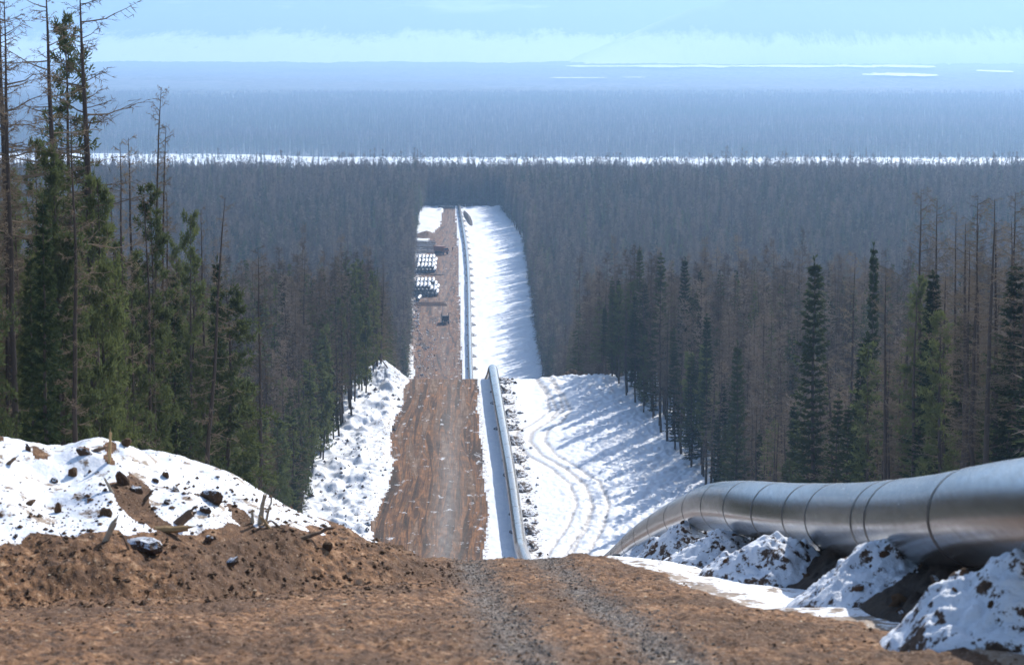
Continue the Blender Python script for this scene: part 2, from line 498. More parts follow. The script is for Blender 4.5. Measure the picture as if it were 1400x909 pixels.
def mat_leaf(name, cols, trans=.4):
    t = NT(name); o = t.obj()
    r = t.n('ObjectInfo').outputs['Random']
    n = t.noise(o, 1.1, 3, .6)
    f = t.math('ADD', t.math('MULTIPLY', r, .75), t.math('MULTIPLY', n, .42), True)
    c = t.ramp(f, cols)
    d = t.n('BsdfDiffuse'); t.link(c, d.inputs[0])
    tr = t.n('BsdfTranslucent'); t.link(c, tr.inputs[0])
    gl = t.n('BsdfGlossy'); gl.inputs['Roughness'].default_value = .6; gl.inputs[0].default_value = (.6, .62, .6, 1)
    m = t.n('MixShader'); m.inputs[0].default_value = trans; t.link(d.outputs[0], m.inputs[1]); t.link(tr.outputs[0], m.inputs[2])
    m2 = t.n('MixShader'); m2.inputs[0].default_value = .012; t.link(m.outputs[0], m2.inputs[1]); t.link(gl.outputs[0], m2.inputs[2])
    return t.done(m2)

M = {}
M['snow'] = mat_snow('snow')
M['road'] = mat_road()
M['soil'] = mat_soil('soil', (.060, .029, .013), (.23, .118, .052))
M['soil_snow'] = mat_soil('soil_with_snow', (.05, .03, .02), (.20, .12, .075), .50)
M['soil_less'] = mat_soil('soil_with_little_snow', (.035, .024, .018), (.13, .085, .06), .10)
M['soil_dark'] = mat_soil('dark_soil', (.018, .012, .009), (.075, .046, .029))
M['clod_snow'] = mat_soil('clod_snow', (.06, .03, .018), (.22, .13, .075), .35)
M['steel'] = mat_steel()
M['band'] = mat_plain('weld_band', (.06, .057, .054), .5, .7, .3)
M['bark_larch'] = mat_bark('larch_bark', (.030, .022, .018), (.095, .070, .055))
M['bark_pine'] = mat_bark('pine_bark', (.034, .026, .022), (.105, .078, .062))
M['twig_far'] = mat_leaf('far_larch_twigs', [(.0, (.048, .038, .030)), (.5, (.135, .102, .074)), (1., (.29, .22, .16))], .15)
M['twig'] = mat_leaf('larch_twigs', [(.0, (.085, .064, .045)), (.5, (.17, .127, .088)), (1., (.27, .205, .14))], .15)
M['needle_pine'] = mat_leaf('pine_needles', [(.0, (.052, .066, .026)), (.45, (.088, .106, .042)), (.8, (.125, .145, .052)), (1., (.16, .165, .062))], .45)
M['needle_spruce'] = mat_leaf('spruce_needles', [(.0, (.018, .030, .013)), (.5, (.040, .056, .022)), (1., (.080, .092, .036))], .35)
M['wood_fresh'] = mat_plain('fresh_wood', (.46, .29, .13), .7, 0, .2, .35, 8)
M['wood_old'] = mat_plain('weathered_wood', (.17, .11, .07), .85, 0, .2, .45, 9)
M['wood_pale'] = mat_plain('pale_splinter', (.42, .34, .24), .75, 0, .2, .3, 9)
M['tyre'] = mat_plain('tyre_rubber', (.02, .02, .02), .8)
M['paint_white'] = mat_plain('white_paint', (.75, .77, .78), .35, 0, .5, .05)
M['paint_dark'] = mat_plain('dark_paint', (.04, .038, .04), .5, 0, .4)
M['paint_orange'] = mat_plain('orange_paint', (.30, .11, .04), .5, 0, .4)
M['glass'] = mat_plain('dark_glass', (.02, .025, .03), .1, 0, .6, .1)
M['cloth_dark'] = mat_plain('dark_cloth', (.03, .03, .035), .9)
M['skin'] = mat_plain('skin', (.35, .2, .14), .6)

# ------------------------------------------------------------------ ground meshes
def build_terrain():
    def seg(a, b, st): return np.arange(a, b, st)
    rows = np.concatenate([[-60, -30, -10, 0, 8, 14, 18, 22], seg(24, 26, .25), seg(26, 60, .062), seg(60, 90, .25), seg(90, 165, .5), seg(165, 262, 3),
                           seg(262, 400, .27), seg(400, 660, 6), seg(660, 1325, 1.15), seg(1325, 3160, 30), [3168]])
    inner = np.linspace(-.232, .232, 700)
    out = .232 * np.geomspace(1.04, 14, 34)
    u = np.concatenate([-out[::-1], inner, out])
    D, U = np.meshgrid(rows, u, indexing='ij')
    W = np.maximum(D, 22)
    X = U * W
    Z = terrain(X, D)
    V = np.stack([X, D, Z], -1).reshape(-1, 3)
    nr, nc = D.shape
    idx = np.arange(nr * nc).reshape(nr, nc)
    Q = np.stack([idx[:-1, :-1], idx[:-1, 1:], idx[1:, 1:], idx[1:, :-1]], -1).reshape(-1, 4)
    # --- classify faces
    xc = (X[:-1, :-1] + X[1:, 1:]) / 2; dc = (D[:-1, :-1] + D[1:, 1:]) / 2
    jit = (1.3 * fbm(xc * .35, dc * .12, 71, 2) + .55 * fbm(xc * 1.6, dc * .7, 72, 3) + .22 * fbm(xc * 6, dc * 3, 73, 2))
    nearj = smooth(100, 70, dc)
    jl = jit * (.55 + .0 * dc) ; jr = jit * .32
    L = roadL(dc); Rr = roadR(dc)
    road = (xc > L + jl) & (xc < Rr + jr) & (dc < 1322)
    b, rel = bank(xc, dc)
    edge_snow = .73 + .16 * fbm(xc * .8, dc * .5, 81, 3)
    onbank = (b > .03) & (dc < 90)
    snowbank = onbank & ((rel < edge_snow) | (dc > 58.5))
    # bare earth showing in streaks on the snow bank
    bare = (fbm(xc * .9 + dc * .35, dc * .25 - xc * .2, 84, 4) > .25) & (rel > .02)
    earth = onbank & ~snowbank & (b > .10) & (xc < roadR(dc))
    cls = np.zeros(xc.shape, int)                       # 0 ground
    cls[road] = 1
    leftsnow = (xc < np.interp(dc, [55, 60, 90, 120], [-40, -3.9, -5, -6.5])) & (dc > 57) & (dc < 200) & ~road
    cls[snowbank] = 2
    cls[snowbank & bare] = 3
    cls[earth] = 3
    cls = cls.reshape(-1)
    # --- attributes
    b, rel = bank(X, D)
    across = road_u(X, D)
    track = np.where(D < 110, track_mask(X, D) * (.6 + .4 * fbm(X * 2, D * 1, 6, 2)), snow_tracks(X, D))
    far = smooth(60, 90, D)
    dirty = .12 + 0 * X
    dirty += .75 * np.exp(-((X - pipeX(D) - 2.0) / 1.2) ** 2) * (D > 250) * (D < 400) * .75
    dirty += .30 * np.exp(-((X - roadL(D)) / 2.2) ** 2) * (D > 250)
    dirty += .55 * np.exp(-((X - roadR(D) - .1) / .55) ** 2)
    dirty += .40 * np.where(rel < 1.2, 1, 0) * (D < 90)
    dirty += .55 * smooth(-29, -31, X + .018 * (D - 740)) * (D > 700) * (D < 1120)
    dirty += .22 * smooth(-16, -17, X) * (D > 262) * (D < 400)
    dirty += .42 * smooth(1.5, 4, X) * (D < 75)
    names = {0: ('ground', 'snow', 'churned white snow covering the pipeline clearing between the forests', 'snowy ground'),
             1: ('road', 'road', 'rutted brown dirt road running straight down the clearing', 'dirt road'),
             2: ('snow_bank', 'snow', 'tall snow bank beside the near left edge of the dirt road', 'snow bank'),
             3: ('earth_bank', 'soil', 'loose brown earth piled against the foot of the near snow bank', 'earth bank')}
    Vf = V
    for k, (nm, mk, lb, ct) in names.items():
        q = Q[cls == k]
        if not len(q): continue
        used, inv = np.unique(q.ravel(), return_inverse=True)
        me = mesh_from(nm, Vf[used], inv.reshape(-1, 4), M['road'] if k in (1, 3) else M[mk], True)
        for an, arr in (('across', across), ('track', track), ('far', far), ('dirty', dirty)):
            a = me.attributes.new(an, 'FLOAT', 'POINT')
            a.data.foreach_set('value', arr.reshape(-1)[used].astype(np.float32))
        tag(add_obj(nm, me), lb, ct, None, 'structure')

build_terrain()

# ------------------------------------------------------------------ valley floor, river, mountains
def grid_mesh(name, xs, ds, zf, mat, smooth_=True):
    D, X = np.meshgrid(ds, xs, indexing='ij')
    Z = zf(X, D)
    V = np.stack([X, D, Z + 0 * X], -1).reshape(-1, 3) * K
    nr, nc = D.shape
    idx = np.arange(nr * nc).reshape(nr, nc)
    Q = np.stack([idx[:-1, :-1], idx[:-1, 1:], idx[1:, 1:], idx[1:, :-1]], -1).reshape(-1, 4)
    return mesh_from(name, V, Q, mat, smooth_)

def mat_forest_floor():
    t = NT('forest_floor'); o = t.obj()
    n = t.noise(t.scaled(o, (.004, .0024, 1)), 1, 6, .6)
    c = t.ramp(n, [(.35, (.06, .065, .065)), (.6, (.15, .15, .15))])
    return t.done(t.pbsdf(c, .95, 0, .1))
M['floor'] = mat_forest_floor()
tag(add_obj('valley_plain', grid_mesh('valley_plain', np.linspace(-8000, 8000, 40), np.linspace(2400, 10900, 42), lambda x, d: PLAIN + 0 * x, M['floor'])),
    'wide flat forested valley floor below the mountains', 'valley plain', None, 'structure')

def canopy(x, d):
    e = smooth(4300, 4800, d)
    return PLAIN + .5 + e * (6 + 5 * fbm(x / 260, d / 500, 91, 2) + 7 * fbm(x / 22, d / 34, 92, 3))
def mat_canopy():
    t = NT('canopy'); o = t.obj()
    n = t.noise(t.scaled(o, (.0016, .0009, 1)), 1, 5, .6); n2 = t.noise(t.scaled(o, (.03, .02, .03)), 1, 5, .7)
    c = t.mix(t.ramp(n, [(.4, 0.), (.6, 1.)]), (.055, .070, .060), (.17, .155, .15))
    c = t.mix(t.math('MULTIPLY', n2, .4), c, (.04, .045, .04))
    c = t.mix(t.math('MULTIPLY', t.math('SUBTRACT', n2, .60), 5., True), c, (.16, .16, .165))
    return t.done(t.pbsdf(c, .95, 0, .1))
M['canopy'] = mat_canopy()
xs = np.concatenate([np.linspace(-8000, -2500, 60), np.linspace(-2480, 2480, 700), np.linspace(2500, 8000, 60)])
tag(add_obj('distant_forest', grid_mesh('distant_forest', xs, np.linspace(4250, 10540, 270), canopy, M['canopy'])),
    'unbroken bluish forest stretching across the valley to the mountains', 'distant forest', None, 'stuff')

M['river'] = mat_plain('river_snow', (.82, .85, .88), .7, 0, .2, .04, .05)
def river_mesh(name, centre, halfw, z, x0, x1, n=240):
    xs = np.linspace(x0, x1, n)
    c = centre(xs); w = np.maximum(halfw(xs), 1.0)
    V = np.concatenate([np.stack([xs, c - w, 0 * xs + z], 1), np.stack([xs, c + w, 0 * xs + z], 1)]) * K
    i = np.arange(n - 1)
    return mesh_from(name, V, np.stack([i, i + 1, n + i + 1, n + i], 1), M['river'], False)
def rivC(x): return np.interp(x, [-900, -330, -150, 0, 300, 900], [2400, 2400, 2345, 2330, 2335, 2370]) + 25 * fbm(x / 160, x * 0, 95, 3)
def rivW(x): return np.interp(x, [-900, -330, -150, 150, 330, 420, 900], [95, 65, 2, -8, 12, -6, 4]) + 40 * fbm(x / 70, x * 0, 96, 4)
river = tag(add_obj('river', river_mesh('river', rivC, rivW, PLAIN + .35, -2600, 2600, 500)), 'snow-covered frozen river crossing the valley behind the ridge', 'frozen river', None, 'structure')
def far_river():
    # thin bright strips at the foot of the mountains
    m = MB()
    for (xa, xb, ya, yb) in ((772, 1268, 88.5, 93), (1172, 1272, 99.5, 105), (1328, 1372, 95, 100), (750, 830, 105.5, 107.2), (845, 880, 105, 106.6)):
        n = 60
        px = np.linspace(xa, xb, n)
        zz = PLAIN + 15
        Dn = -zz / slope(np.full(n, yb)) ; Df = -zz / slope(np.full(n, ya))
        mid = (Dn + Df) / 2; hw = (Df - Dn) / 2 * (.62 + .55 * fbm(px / 22, px * 0, 97, 3)) * np.clip(np.minimum(px - xa, xb - px) / 12, .05, 1)
        Xn = xat(px, mid)
        V = np.concatenate([np.stack([Xn, mid - hw, 0 * px + zz], 1), np.stack([Xn, mid + hw, 0 * px + zz], 1)])
        i = np.arange(n - 1)
        m.add(V * K, None, np.stack([i, i + 1, n + i + 1, n + i], 1))
    return m.mesh('frozen_marsh', M['river'])
tag(add_obj('frozen_lake', far_river()), 'bright snow-covered flats at the foot of the mountains', 'frozen lake', None, 'structure')

def mat_mountain():
    t = NT('mountain'); o = t.scaled(t.obj(), (1 / K, 1 / K, 1 / K))
    sp = t.n('SeparateXYZ'); t.link(o, sp.inputs[0])
    n = t.noise(t.scaled(o, (.0035, .0012, .001)), 1, 6, .62)
    n2 = t.noise(t.scaled(o, (.022, .004, .003)), 1, 6, .78)
    h = t.math('MULTIPLY', t.math('SUBTRACT', 22.0, sp.outputs[2]), 1 / 42.0)      # open snowy lower slopes
    f = t.math('ADD', h, t.math('MULTIPLY', t.math('SUBTRACT', n, .5), 3.6))
    f = t.math('ADD', f, t.math('MULTIPLY', t.math('SUBTRACT', n2, .5), 3.4), True)
    c = t.mix(f, (.02, .025, .022), (.88, .90, .92))
    f2 = t.math('MULTIPLY', t.math('SUBTRACT', t.noise(t.scaled(o, (.0011, .0008, .004)), 1, 5, .6), .60), 9., True)
    f2 = t.math('MULTIPLY', f2, t.math('MULTIPLY', t.math('SUBTRACT', sp.outputs[2], 90.0), .02, True), True)
    c = t.mix(f2, c, (.55, .57, .6))
    c = t.mix(t.math('MULTIPLY', t.math('SUBTRACT', n2, .5), .9, True), c, (.26, .27, .29))
    g = t.attr('rim')
    c = t.mix(g, c, (.7, .72, .75))
    return t.done(t.pbsdf(c, .95, 0, .1))
M['mountain'] = mat_mountain()
def mtn_back(x, d):
    t = np.clip((d - 10500) / 2900, 0, 1)
    rise = 400 * t ** .9
    return PLAIN - 2 + rise * (1 + .22 * fbm(x / 900, d / 1200, 101, 3)) + 26 * t * fbm(x / 160, d / 500, 102, 4)
def mtn_front(x, d):
    # spur that comes in from the right; crest climbs from the valley floor at x ~ 200 m
    top = np.interp(x, [-2000, 180, 330, 520, 720, 1000, 1500, 3000, 8000], [-30, -14, 60, 150, 225, 290, 330, 350, 380])
    t = np.clip((d - 9600) / 900, 0, 1); back = smooth(11600, 10500, d)
    r = t ** .85 * back
    return PLAIN - 6 + np.maximum(0, top + 6) * r * (1 + .07 * fbm(x / 300, d / 500, 103, 3)) + 9 * r * fbm(x / 90, d / 300, 104, 3)
xs = np.concatenate([np.linspace(-8000, -2600, 60), np.linspace(-2590, 2590, 420), np.linspace(2600, 8000, 60)])
tag(add_obj('mountain', grid_mesh('mountain', xs, np.linspace(10480, 13900, 130), mtn_back, M['mountain'])), 'hazy blue mountain slope filling the top of the view', 'mountain', None, 'structure')
xs2 = np.concatenate([np.linspace(180, 2590, 260), np.linspace(2600, 8000, 60)])
spur = grid_mesh('mountain_spur', xs2, np.linspace(9550, 11600, 110), mtn_front, M['mountain'])
co = np.zeros(len(spur.vertices) * 3, np.float32); spur.vertices.foreach_get('co', co); co = co.reshape(-1, 3) / K
crest = mtn_front(co[:, 0], np.full(len(co), 10500.))
rim = np.clip(1 - (crest - co[:, 2]) / 26, 0, 1) * smooth(1000, 250, co[:, 0]) * .75      # wind-bared snow along the spur's crest
a = spur.attributes.new('rim', 'FLOAT', 'POINT'); a.data.foreach_set('value', rim.astype(np.float32))
tag(add_obj('mountain', spur), 'snowy foothill spur rising to the right in front of the mountain', 'mountain', None, 'structure')

# ------------------------------------------------------------------ trees
def rnd(a, b, n=None): return rng.uniform(a, b, n)

def unit(v): return v / (np.linalg.norm(v, axis=-1, keepdims=True) + 1e-9)

def larch_meshes(seed, H=18, lod=0, start=.35, spread=2.3, dense=1.0, big=0.0):
    global rng
    rng = np.random.default_rng(seed)
    tr = MB(); cr = MB()
    n = 12
    zz = np.linspace(0, H, n)
    bend = np.cumsum(rng.normal(0, .05, (n, 2)), axis=0); bend -= bend[0]
    P = np.stack([bend[:, 0], bend[:, 1], zz], 1)
    rb = .0088 * H + .01
    tr.tube(P, rb * (1 - zz / H) ** .75 + .012, 8 if lod == 0 else 5)
    tw, dv, wv = [], [], []
    nb = int((70 if lod == 0 else 48) * dense)
    for i in range(nb):
        t = start + (1 - start) * (i + rng.random()) / nb
        t = min(t, .995)
        L = spread * (1.15 - t) ** .75 * rnd(.55, 1.15) * (1 if t > start + .08 else .6)
        if big and rng.random() < .16: L *= 1 + big
        az = rnd(0, 2 * math.pi)
        p0 = np.array([np.interp(t * H, zz, P[:, 0]), np.interp(t * H, zz, P[:, 1]), t * H])
        out = np.array([math.cos(az), math.sin(az), 0])
        k = 6
        s = np.linspace(0, 1, k)
        sag = rnd(-.35, .05) if t < .75 else rnd(-.05, .35)
        up = sag * s + rnd(.05, .35) * s ** 2
        wig = rng.normal(0, .03, (k, 3)) * L * s[:, None]
        Q = p0 + out * (L * s)[:, None] + np.array([0, 0, 1]) * (L * up)[:, None] + wig
        cr.tube(Q, (.010 + .012 * L) * (1 - s * .85), 3)
        m = int((11 if lod == 0 else 8) * (.5 + L / spread))
        for j in range(m):
            a = rnd(.12, 1)
            q = np.array([np.interp(a, s, Q[:, c]) for c in range(3)])
            side = np.cross(out, [0, 0, 1]) * (1 if rng.random() < .5 else -1)
            d = unit(out * rnd(.3, .9) + side * rnd(.4, 1.) + np.array([0, 0, rnd(-.5, .45)]))
            l = L * rnd(.14, .38) * (1.15 - a * .5) + .12
            tw.append(q); dv.append(d * l)
            for e in range(3 if lod == 0 else 2):
                b = rnd(.25, .95)
                d2 = unit(d + rng.normal(0, .75, 3))
                tw.append(q + d * l * b); dv.append(d2 * l * rnd(.3, .6))
    tw = np.array(tw); dv = np.array(dv)
    w = unit(np.cross(dv, rng.normal(0, 1, dv.shape))) * (.012 if lod == 0 else .026)
    cr.cards(tw, dv, w)
    return tr.mesh('larch_trunk', M['bark_larch'], True), cr.mesh('larch_crown', M['twig'])

def pine_meshes(seed, H=17, lod=0, start=.22, spread=1.9, dense=1.0, mat='needle_pine'):
    global rng
    rng = np.random.default_rng(seed)
    tr = MB(); cr = MB()
    n = 10
    zz = np.linspace(0, H, n)
    bend = np.cumsum(rng.normal(0, .045, (n, 2)), axis=0); bend -= bend[0]
    P = np.stack([bend[:, 0], bend[:, 1], zz], 1)
    tr.tube(P, (.0082 * H) * (1 - zz / H) ** .8 + .012, 8 if lod == 0 else 5)
    nb = int((95 if lod == 0 else 70) * dense)
    C, Dv = [], []
    for i in range(nb):
        t = min(start + (1 - start) * (i + rng.random()) / nb, .99)
        prof = min(1.0, (t - start) / .18 + .45) * (1.08 - t) ** .62
        L = spread * prof * rnd(.5, 1.2) + .15
        az = rnd(0, 2 * math.pi)
        p0 = np.array([np.interp(t * H, zz, P[:, 0]), np.interp(t * H, zz, P[:, 1]), t * H])
        out = np.array([math.cos(az), math.sin(az), 0])
        s = np.linspace(0, 1, 5)
        up = rnd(-.25, .1) * s + rnd(.2, .5) * s ** 2 + (.35 * s if t > .8 else 0)
        Q = p0 + out * (L * s)[:, None] + np.array([0, 0, 1]) * (L * up)[:, None]
        cr_w.tube(Q, (.012 + .012 * L) * (1 - s * .8), 3) if False else tr.tube(Q, (.010 + .010 * L) * (1 - s * .8), 3)
        m = int(3 + L * (5.2 if lod == 0 else 3.6))
        for j in range(m):
            a = rnd(.28, 1.0) ** .8
            q = np.array([np.interp(a, s, Q[:, c]) for c in range(3)])
            q = q + rng.normal(0, .16 * (1.2 - .5 * a) * min(L, 1.6), 3) * np.array([1, 1, .7])
            kk = 15 if lod == 0 else 10
            d = unit(rng.normal(0, 1, (kk, 3)) + out * .55 + np.array([0, 0, .55]))
            C.append(q + rng.normal(0, .05, (kk, 3))); Dv.append(d * rng.uniform(.14, .32, (kk, 1)) * (1 if lod == 0 else 1.25))
    C = np.vstack(C); Dv = np.vstack(Dv)
    w = unit(np.cross(Dv, rng.normal(0, 1, Dv.shape))) * (.030 if lod == 0 else .050)
    cr.blades(C, Dv, w)
    return tr.mesh('pine_trunk', M['bark_pine'], True), cr.mesh('pine_crown', M[mat])

def spruce_meshes(seed, H=18, lod=0, start=.10, spread=2.2, dense=1.0, mat='needle_spruce'):
    global rng
    rng = np.random.default_rng(seed)
    tr = MB(); cr = MB()
    zz = np.linspace(0, H, 8)
    P = np.stack([0 * zz, 0 * zz, zz], 1); P[1:-1, :2] += rng.normal(0, .04, (6, 2))
    tr.tube(P, .0085 * H * (1 - zz / H) ** .8 + .012, 8 if lod == 0 else 5)
    C, Dv, W = [], [], []
    z = start * H
    lumps = rng.uniform(.78, 1.12, 60)
    while z < H - .25:
        t = z / H
        env = spread * (1 - t) ** .95 * min(1, .45 + (t - start) * 4) * lumps[int(t * 59)]
        nb = int(rnd(5, 8))
        a0 = rnd(0, 6.28)
        for b in range(nb):
            az = a0 + b * 6.283 / nb + rnd(-.3, .3)
            L = env * rnd(.45, 1.15) + .12
            out = np.array([math.cos(az), math.sin(az), 0]); side = np.array([-out[1], out[0], 0])
            k = int(5 + L * (9 if lod == 0 else 6))
            s = np.linspace(.12, 1, k) + rnd(-.03, .03, k)
            droop = (-.45 + .3 * t) * s + .30 * s ** 2 + (.45 * t * s)
            q = np.array([0, 0, z + rnd(-.1, .1)]) + out * (L * s)[:, None] + np.array([0, 0, 1]) * (L * droop)[:, None]
            for sg in (-1, 1):
                d = unit(out * rng.uniform(.5, 1.0, (k, 1)) + side * sg * rng.uniform(.3, 1.0, (k, 1)) + np.array([0, 0, 1]) * rng.uniform(-.65, .1, (k, 1)))
                l = (.20 + .30 * L * (1.05 - s) * .55 + rng.uniform(0, .14, k))[:, None]
                C.append(q); Dv.append(d * l)
            C.append(q); Dv.append(unit(out + rng.normal(0, .25, (k, 3)) + np.array([0, 0, -.25])) * rng.uniform(.2, .38, (k, 1)))
        z += rnd(.22, .36) * (1 if lod == 0 else 1.3) / dense * (1 + .6 * (1 - t) * .5)
    k = 14
    C.append(np.array([[0, 0, H - .9]]) + np.array([0, 0, 1]) * rng.uniform(0, .9, (k, 1))); Dv.append(unit(rng.normal(0, .5, (k, 3)) + np.array([0, 0, 1.])) * .28)
    C = np.vstack(C); Dv = np.vstack(Dv)
    w = unit(np.cross(Dv, rng.normal(0, .6, Dv.shape) + np.array([0, 0, 1.]))) * (.042 if lod == 0 else .062)
    cr.blades(C, Dv, w)
    return tr.mesh('spruce_trunk', M['bark_pine'], True), cr.mesh('spruce_crown', M[mat])

TREES = {
    'larch': [(18, larch_meshes(1, 18, 0, .36, 2.2, 1.0, .5)), (20, larch_meshes(2, 20, 0, .42, 2.3, 1.1, .8)), (16, larch_meshes(3, 16, 0, .25, 1.9, .9)),
              (15, larch_meshes(4, 15, 0, .3, 1.6, .7)), (19, larch_meshes(5, 19, 0, .5, 2.7, .9, 1.0))],
    'larch_b': [(17, larch_meshes(6, 17, 1, .22, 2.1, 1.5)), (19, larch_meshes(7, 19, 1, .3, 2.3, 1.6)), (15, larch_meshes(8, 15, 1, .2, 1.8, 1.3))],
    'pine': [(17, pine_meshes(11, 17, 0, .20, 1.8)), (15, pine_meshes(12, 15, 0, .14, 1.7, 1.05)), (19, pine_meshes(13, 19, 0, .3, 1.9)), (13, pine_meshes(14, 13, 0, .08, 1.9, 1.2)),
             (16, pine_meshes(15, 16, 0, .12, 1.5, 1.1))],
    'pine_b': [(17, pine_meshes(16, 17, 1, .28, 1.5)), (15, pine_meshes(17, 15, 1, .2, 1.5)), (13, pine_meshes(18, 13, 1, .12, 1.4))],
    'spruce': [(18, spruce_meshes(21, 18, 0, .08, 2.7)), (16, spruce_meshes(22, 16, 0, .15, 1.9)), (24, spruce_meshes(23, 24, 0, .10, 3.1))],
    'spruce_b': [(18, spruce_meshes(24, 18, 1, .16, 2.3)), (15, spruce_meshes(25, 15, 1, .1, 1.9)), (17, spruce_meshes(26, 17, 1, .36, 1.7))],
}
rng = np.random.default_rng(99)
KINDNAME = {'larch': ('larch_tree', 'larch'), 'pine': ('pine_tree', 'pine'), 'spruce': ('spruce_tree', 'spruce')}

def put_tree(kind, X, D, H, label, group=None, lean=(0, 0), rz=None, var=None, wide=1.0, z=None):
    key = kind + ('_b' if D > 165 and kind + '_b' in TREES else '')
    lst = TREES[key]
    if var is None:
        w = [abs(h - H) + rng.uniform(0, 5) for h, _ in lst]; var = int(np.argmin(w))
    h0, (tm, cm) = lst[var % len(lst)]
    nm, cat = KINDNAME[kind]
    r = thing(nm, label, cat, (X, D, (gz(X, D) if z is None else z) - .12), 0, group)
    r.rotation_euler = (lean[0], lean[1], rng.uniform(0, 6.28) if rz is None else rz)
    s = H / h0
    r.scale = (s ** .6 * wide, s ** .6 * wide, s)
    add_obj('trunk', tm, r); add_obj('crown', cm, r)
    return r

placed = []      # x, d of every tree
def hero(kind, xb, ytop, D, label, xt=None, wide=1.0, var=None, rz=None):
    X = float(xat(xb, D)); z0 = gz(X, D)
    H = float(zat(ytop, D)) - z0 + .1
    lean = 0.0
    if xt is not None: lean = math.atan2(float(xat(xt, D)) - X, H)
    placed.append((X, D))
    return put_tree(kind, X, D, H, label, None, (0, lean), 0 if xt is not None else rz, var, wide)

# left side
hero('larch', 92, -26, 84, 'tall bare larch at far left whose straight dark trunk leaves the top of the view', xt=66, var=1)
hero('larch', 131, -14, 88, 'tall bare larch with long branches reaching right, right of the other tall trunk', xt=122, var=4, wide=1.15)
hero('larch', 22, -40, 92, 'bare larch at the left border with a thin trunk leaning left', xt=2, var=1)
hero('pine', 106, 28, 96, 'sparse tall pine standing between the two tallest bare larches', wide=.85, var=2)
hero('larch', 196, 118, 104, 'dark bare larch leaning right above the middle of the snow bank', xt=226, var=0, wide=.62)
hero('larch', 208, 172, 107, 'thin bare larch just behind the leaning dark one', xt=238, var=3, wide=.6)
hero('larch', 178, 188, 118, 'small-topped bare larch left of the leaning pair', var=2, wide=.8)
hero('larch', 268, 268, 104, 'slender bare larch leaning right with forked bare branches', xt=318, var=3, wide=.75)
hero('larch', 276, 285, 122, 'dark upright dead larch left of the slender leaning one', var=2, wide=.6)
hero('pine', 312, 402, 118, 'bushy dark green pine rounded at the top, left of the clearing', wide=1.15, var=3)
hero('larch', 352, 338, 150, 'bare larch rising above the bushy pine', var=2, wide=.8)
hero('larch', 415, 342, 330, 'lone thin bare larch top standing above the left wood edge', wide=.7)
for x, yt, d, k, lb in ((442, 365, 372, 'spruce', 'first dark spruce of the row ending the left wood'), (462, 358, 380, 'spruce', 'pointed spruce second from the left in the row at the wood end'),
                    (478, 372, 384, 'spruce', 'narrow spruce in the middle of the row at the left wood end'), (494, 362, 388, 'spruce', 'slim spruce next to the last pine of the left wood'),
                    (510, 372, 386, 'pine', 'last pine of the left wood, open-crowned beside the gap')):
    hero(k, x, yt, d, lb, wide=.95 if k == 'spruce' else 1.0)
# right side
hero('spruce', 1112, 352, 196, 'largest dark conical spruce on the right, broad at the base', wide=1.2, var=0)
hero('spruce', 1192, 334, 190, 'very slim dark spruce with a club-shaped top, right of the largest one', wide=.62, var=2)
hero('spruce', 1008, 468, 262, 'small dark spruce at the front of the right wood', wide=.95)
hero('spruce', 1386, 360, 132, 'broad pale green spruce at the right border', wide=1.25, var=0)
hero('pine', 1290, 430, 140, 'mid-height green pine between bare larches above the pipe', wide=1.0, var=0)
for x, yt, d, lb in ((1256, 258, 158, 'tall bare larch with short branches, leftmost of the tall group at right'), (1282, 272, 164, 'bare larch second of the tall group at right'),
                 (1332, 266, 150, 'bushy brown larch in the middle of the tall group at right'), (1384, 262, 146, 'tall bare larch with long side branches near the right border'),
                 (1165, 345, 204, 'grey bare larch just left of the slim dark spruce'), (1308, 290, 160, 'thin bare larch behind the tall group at right')):
    hero('larch', x, yt, d, lb, wide=.85)
for x, yt, d, k, w, lb in ((846, 392, 378, 'pine', 1.1, 'yellowish pine at the tip of the right wood'), (858, 408, 371, 'pine', 1.0, 'lower yellowish pine beside the tip of the right wood'),
                       (874, 338, 372, 'spruce', .9, 'tallest dark spruce near the tip of the right wood'), (903, 345, 362, 'spruce', 1.15, 'wide dark spruce right of the tallest one at the wood tip'),
                       (935, 352, 352, 'spruce', 1., 'dark spruce third from the tip of the right wood'), (893, 440, 352, 'spruce', .8, 'short spruce on the snow in front of the right wood'),
                       (966, 430, 308, 'spruce', 1., 'dark spruce at the near corner of the right wood edge')):
    hero(k, x, yt, d, lb, wide=w)

# the stands: candidates
cand = []
def sample_zone(side, d0, d1, spacing, maxin):
    d = d0
    out = []
    while d < d1:
        st = spacing * rng.uniform(.85, 1.15)
        e = float((clearL if side < 0 else clearR)(d))
        lim = .205 * d + 9
        x = abs(e) if side < 0 else e
        x += rng.uniform(0, 1.2)
        while x < min(lim, abs(e) + maxin):
            out.append((side * x + rng.uniform(-.5, .5) * spacing * .7 if side < 0 else x + rng.uniform(-.35, .35) * spacing, d + rng.uniform(-.5, .5) * spacing))
            x += spacing * rng.uniform(.75, 1.3)
        d += st * .95
    return out
pts = [(x, d, -1) for x, d in sample_zone(-1, 72, 405, 2.2, 60)] + [(x, d, 1) for x, d in sample_zone(1, 112, 405, 2.9, 70)]
P = []
for x, d, s in pts:
    if s < 0 and x > float(clearL(d)) + .8: continue
    if s > 0 and x < float(clearR(d)) - .5: continue
    if any((x - a) ** 2 + (d - b) ** 2 < 2.2 for a, b in placed): continue
    ins = abs(x - float((clearL if s < 0 else clearR)(d)))
    vis = abs(x) < .2 * d + 1.2
    P.append((x, d, s, ins, vis))
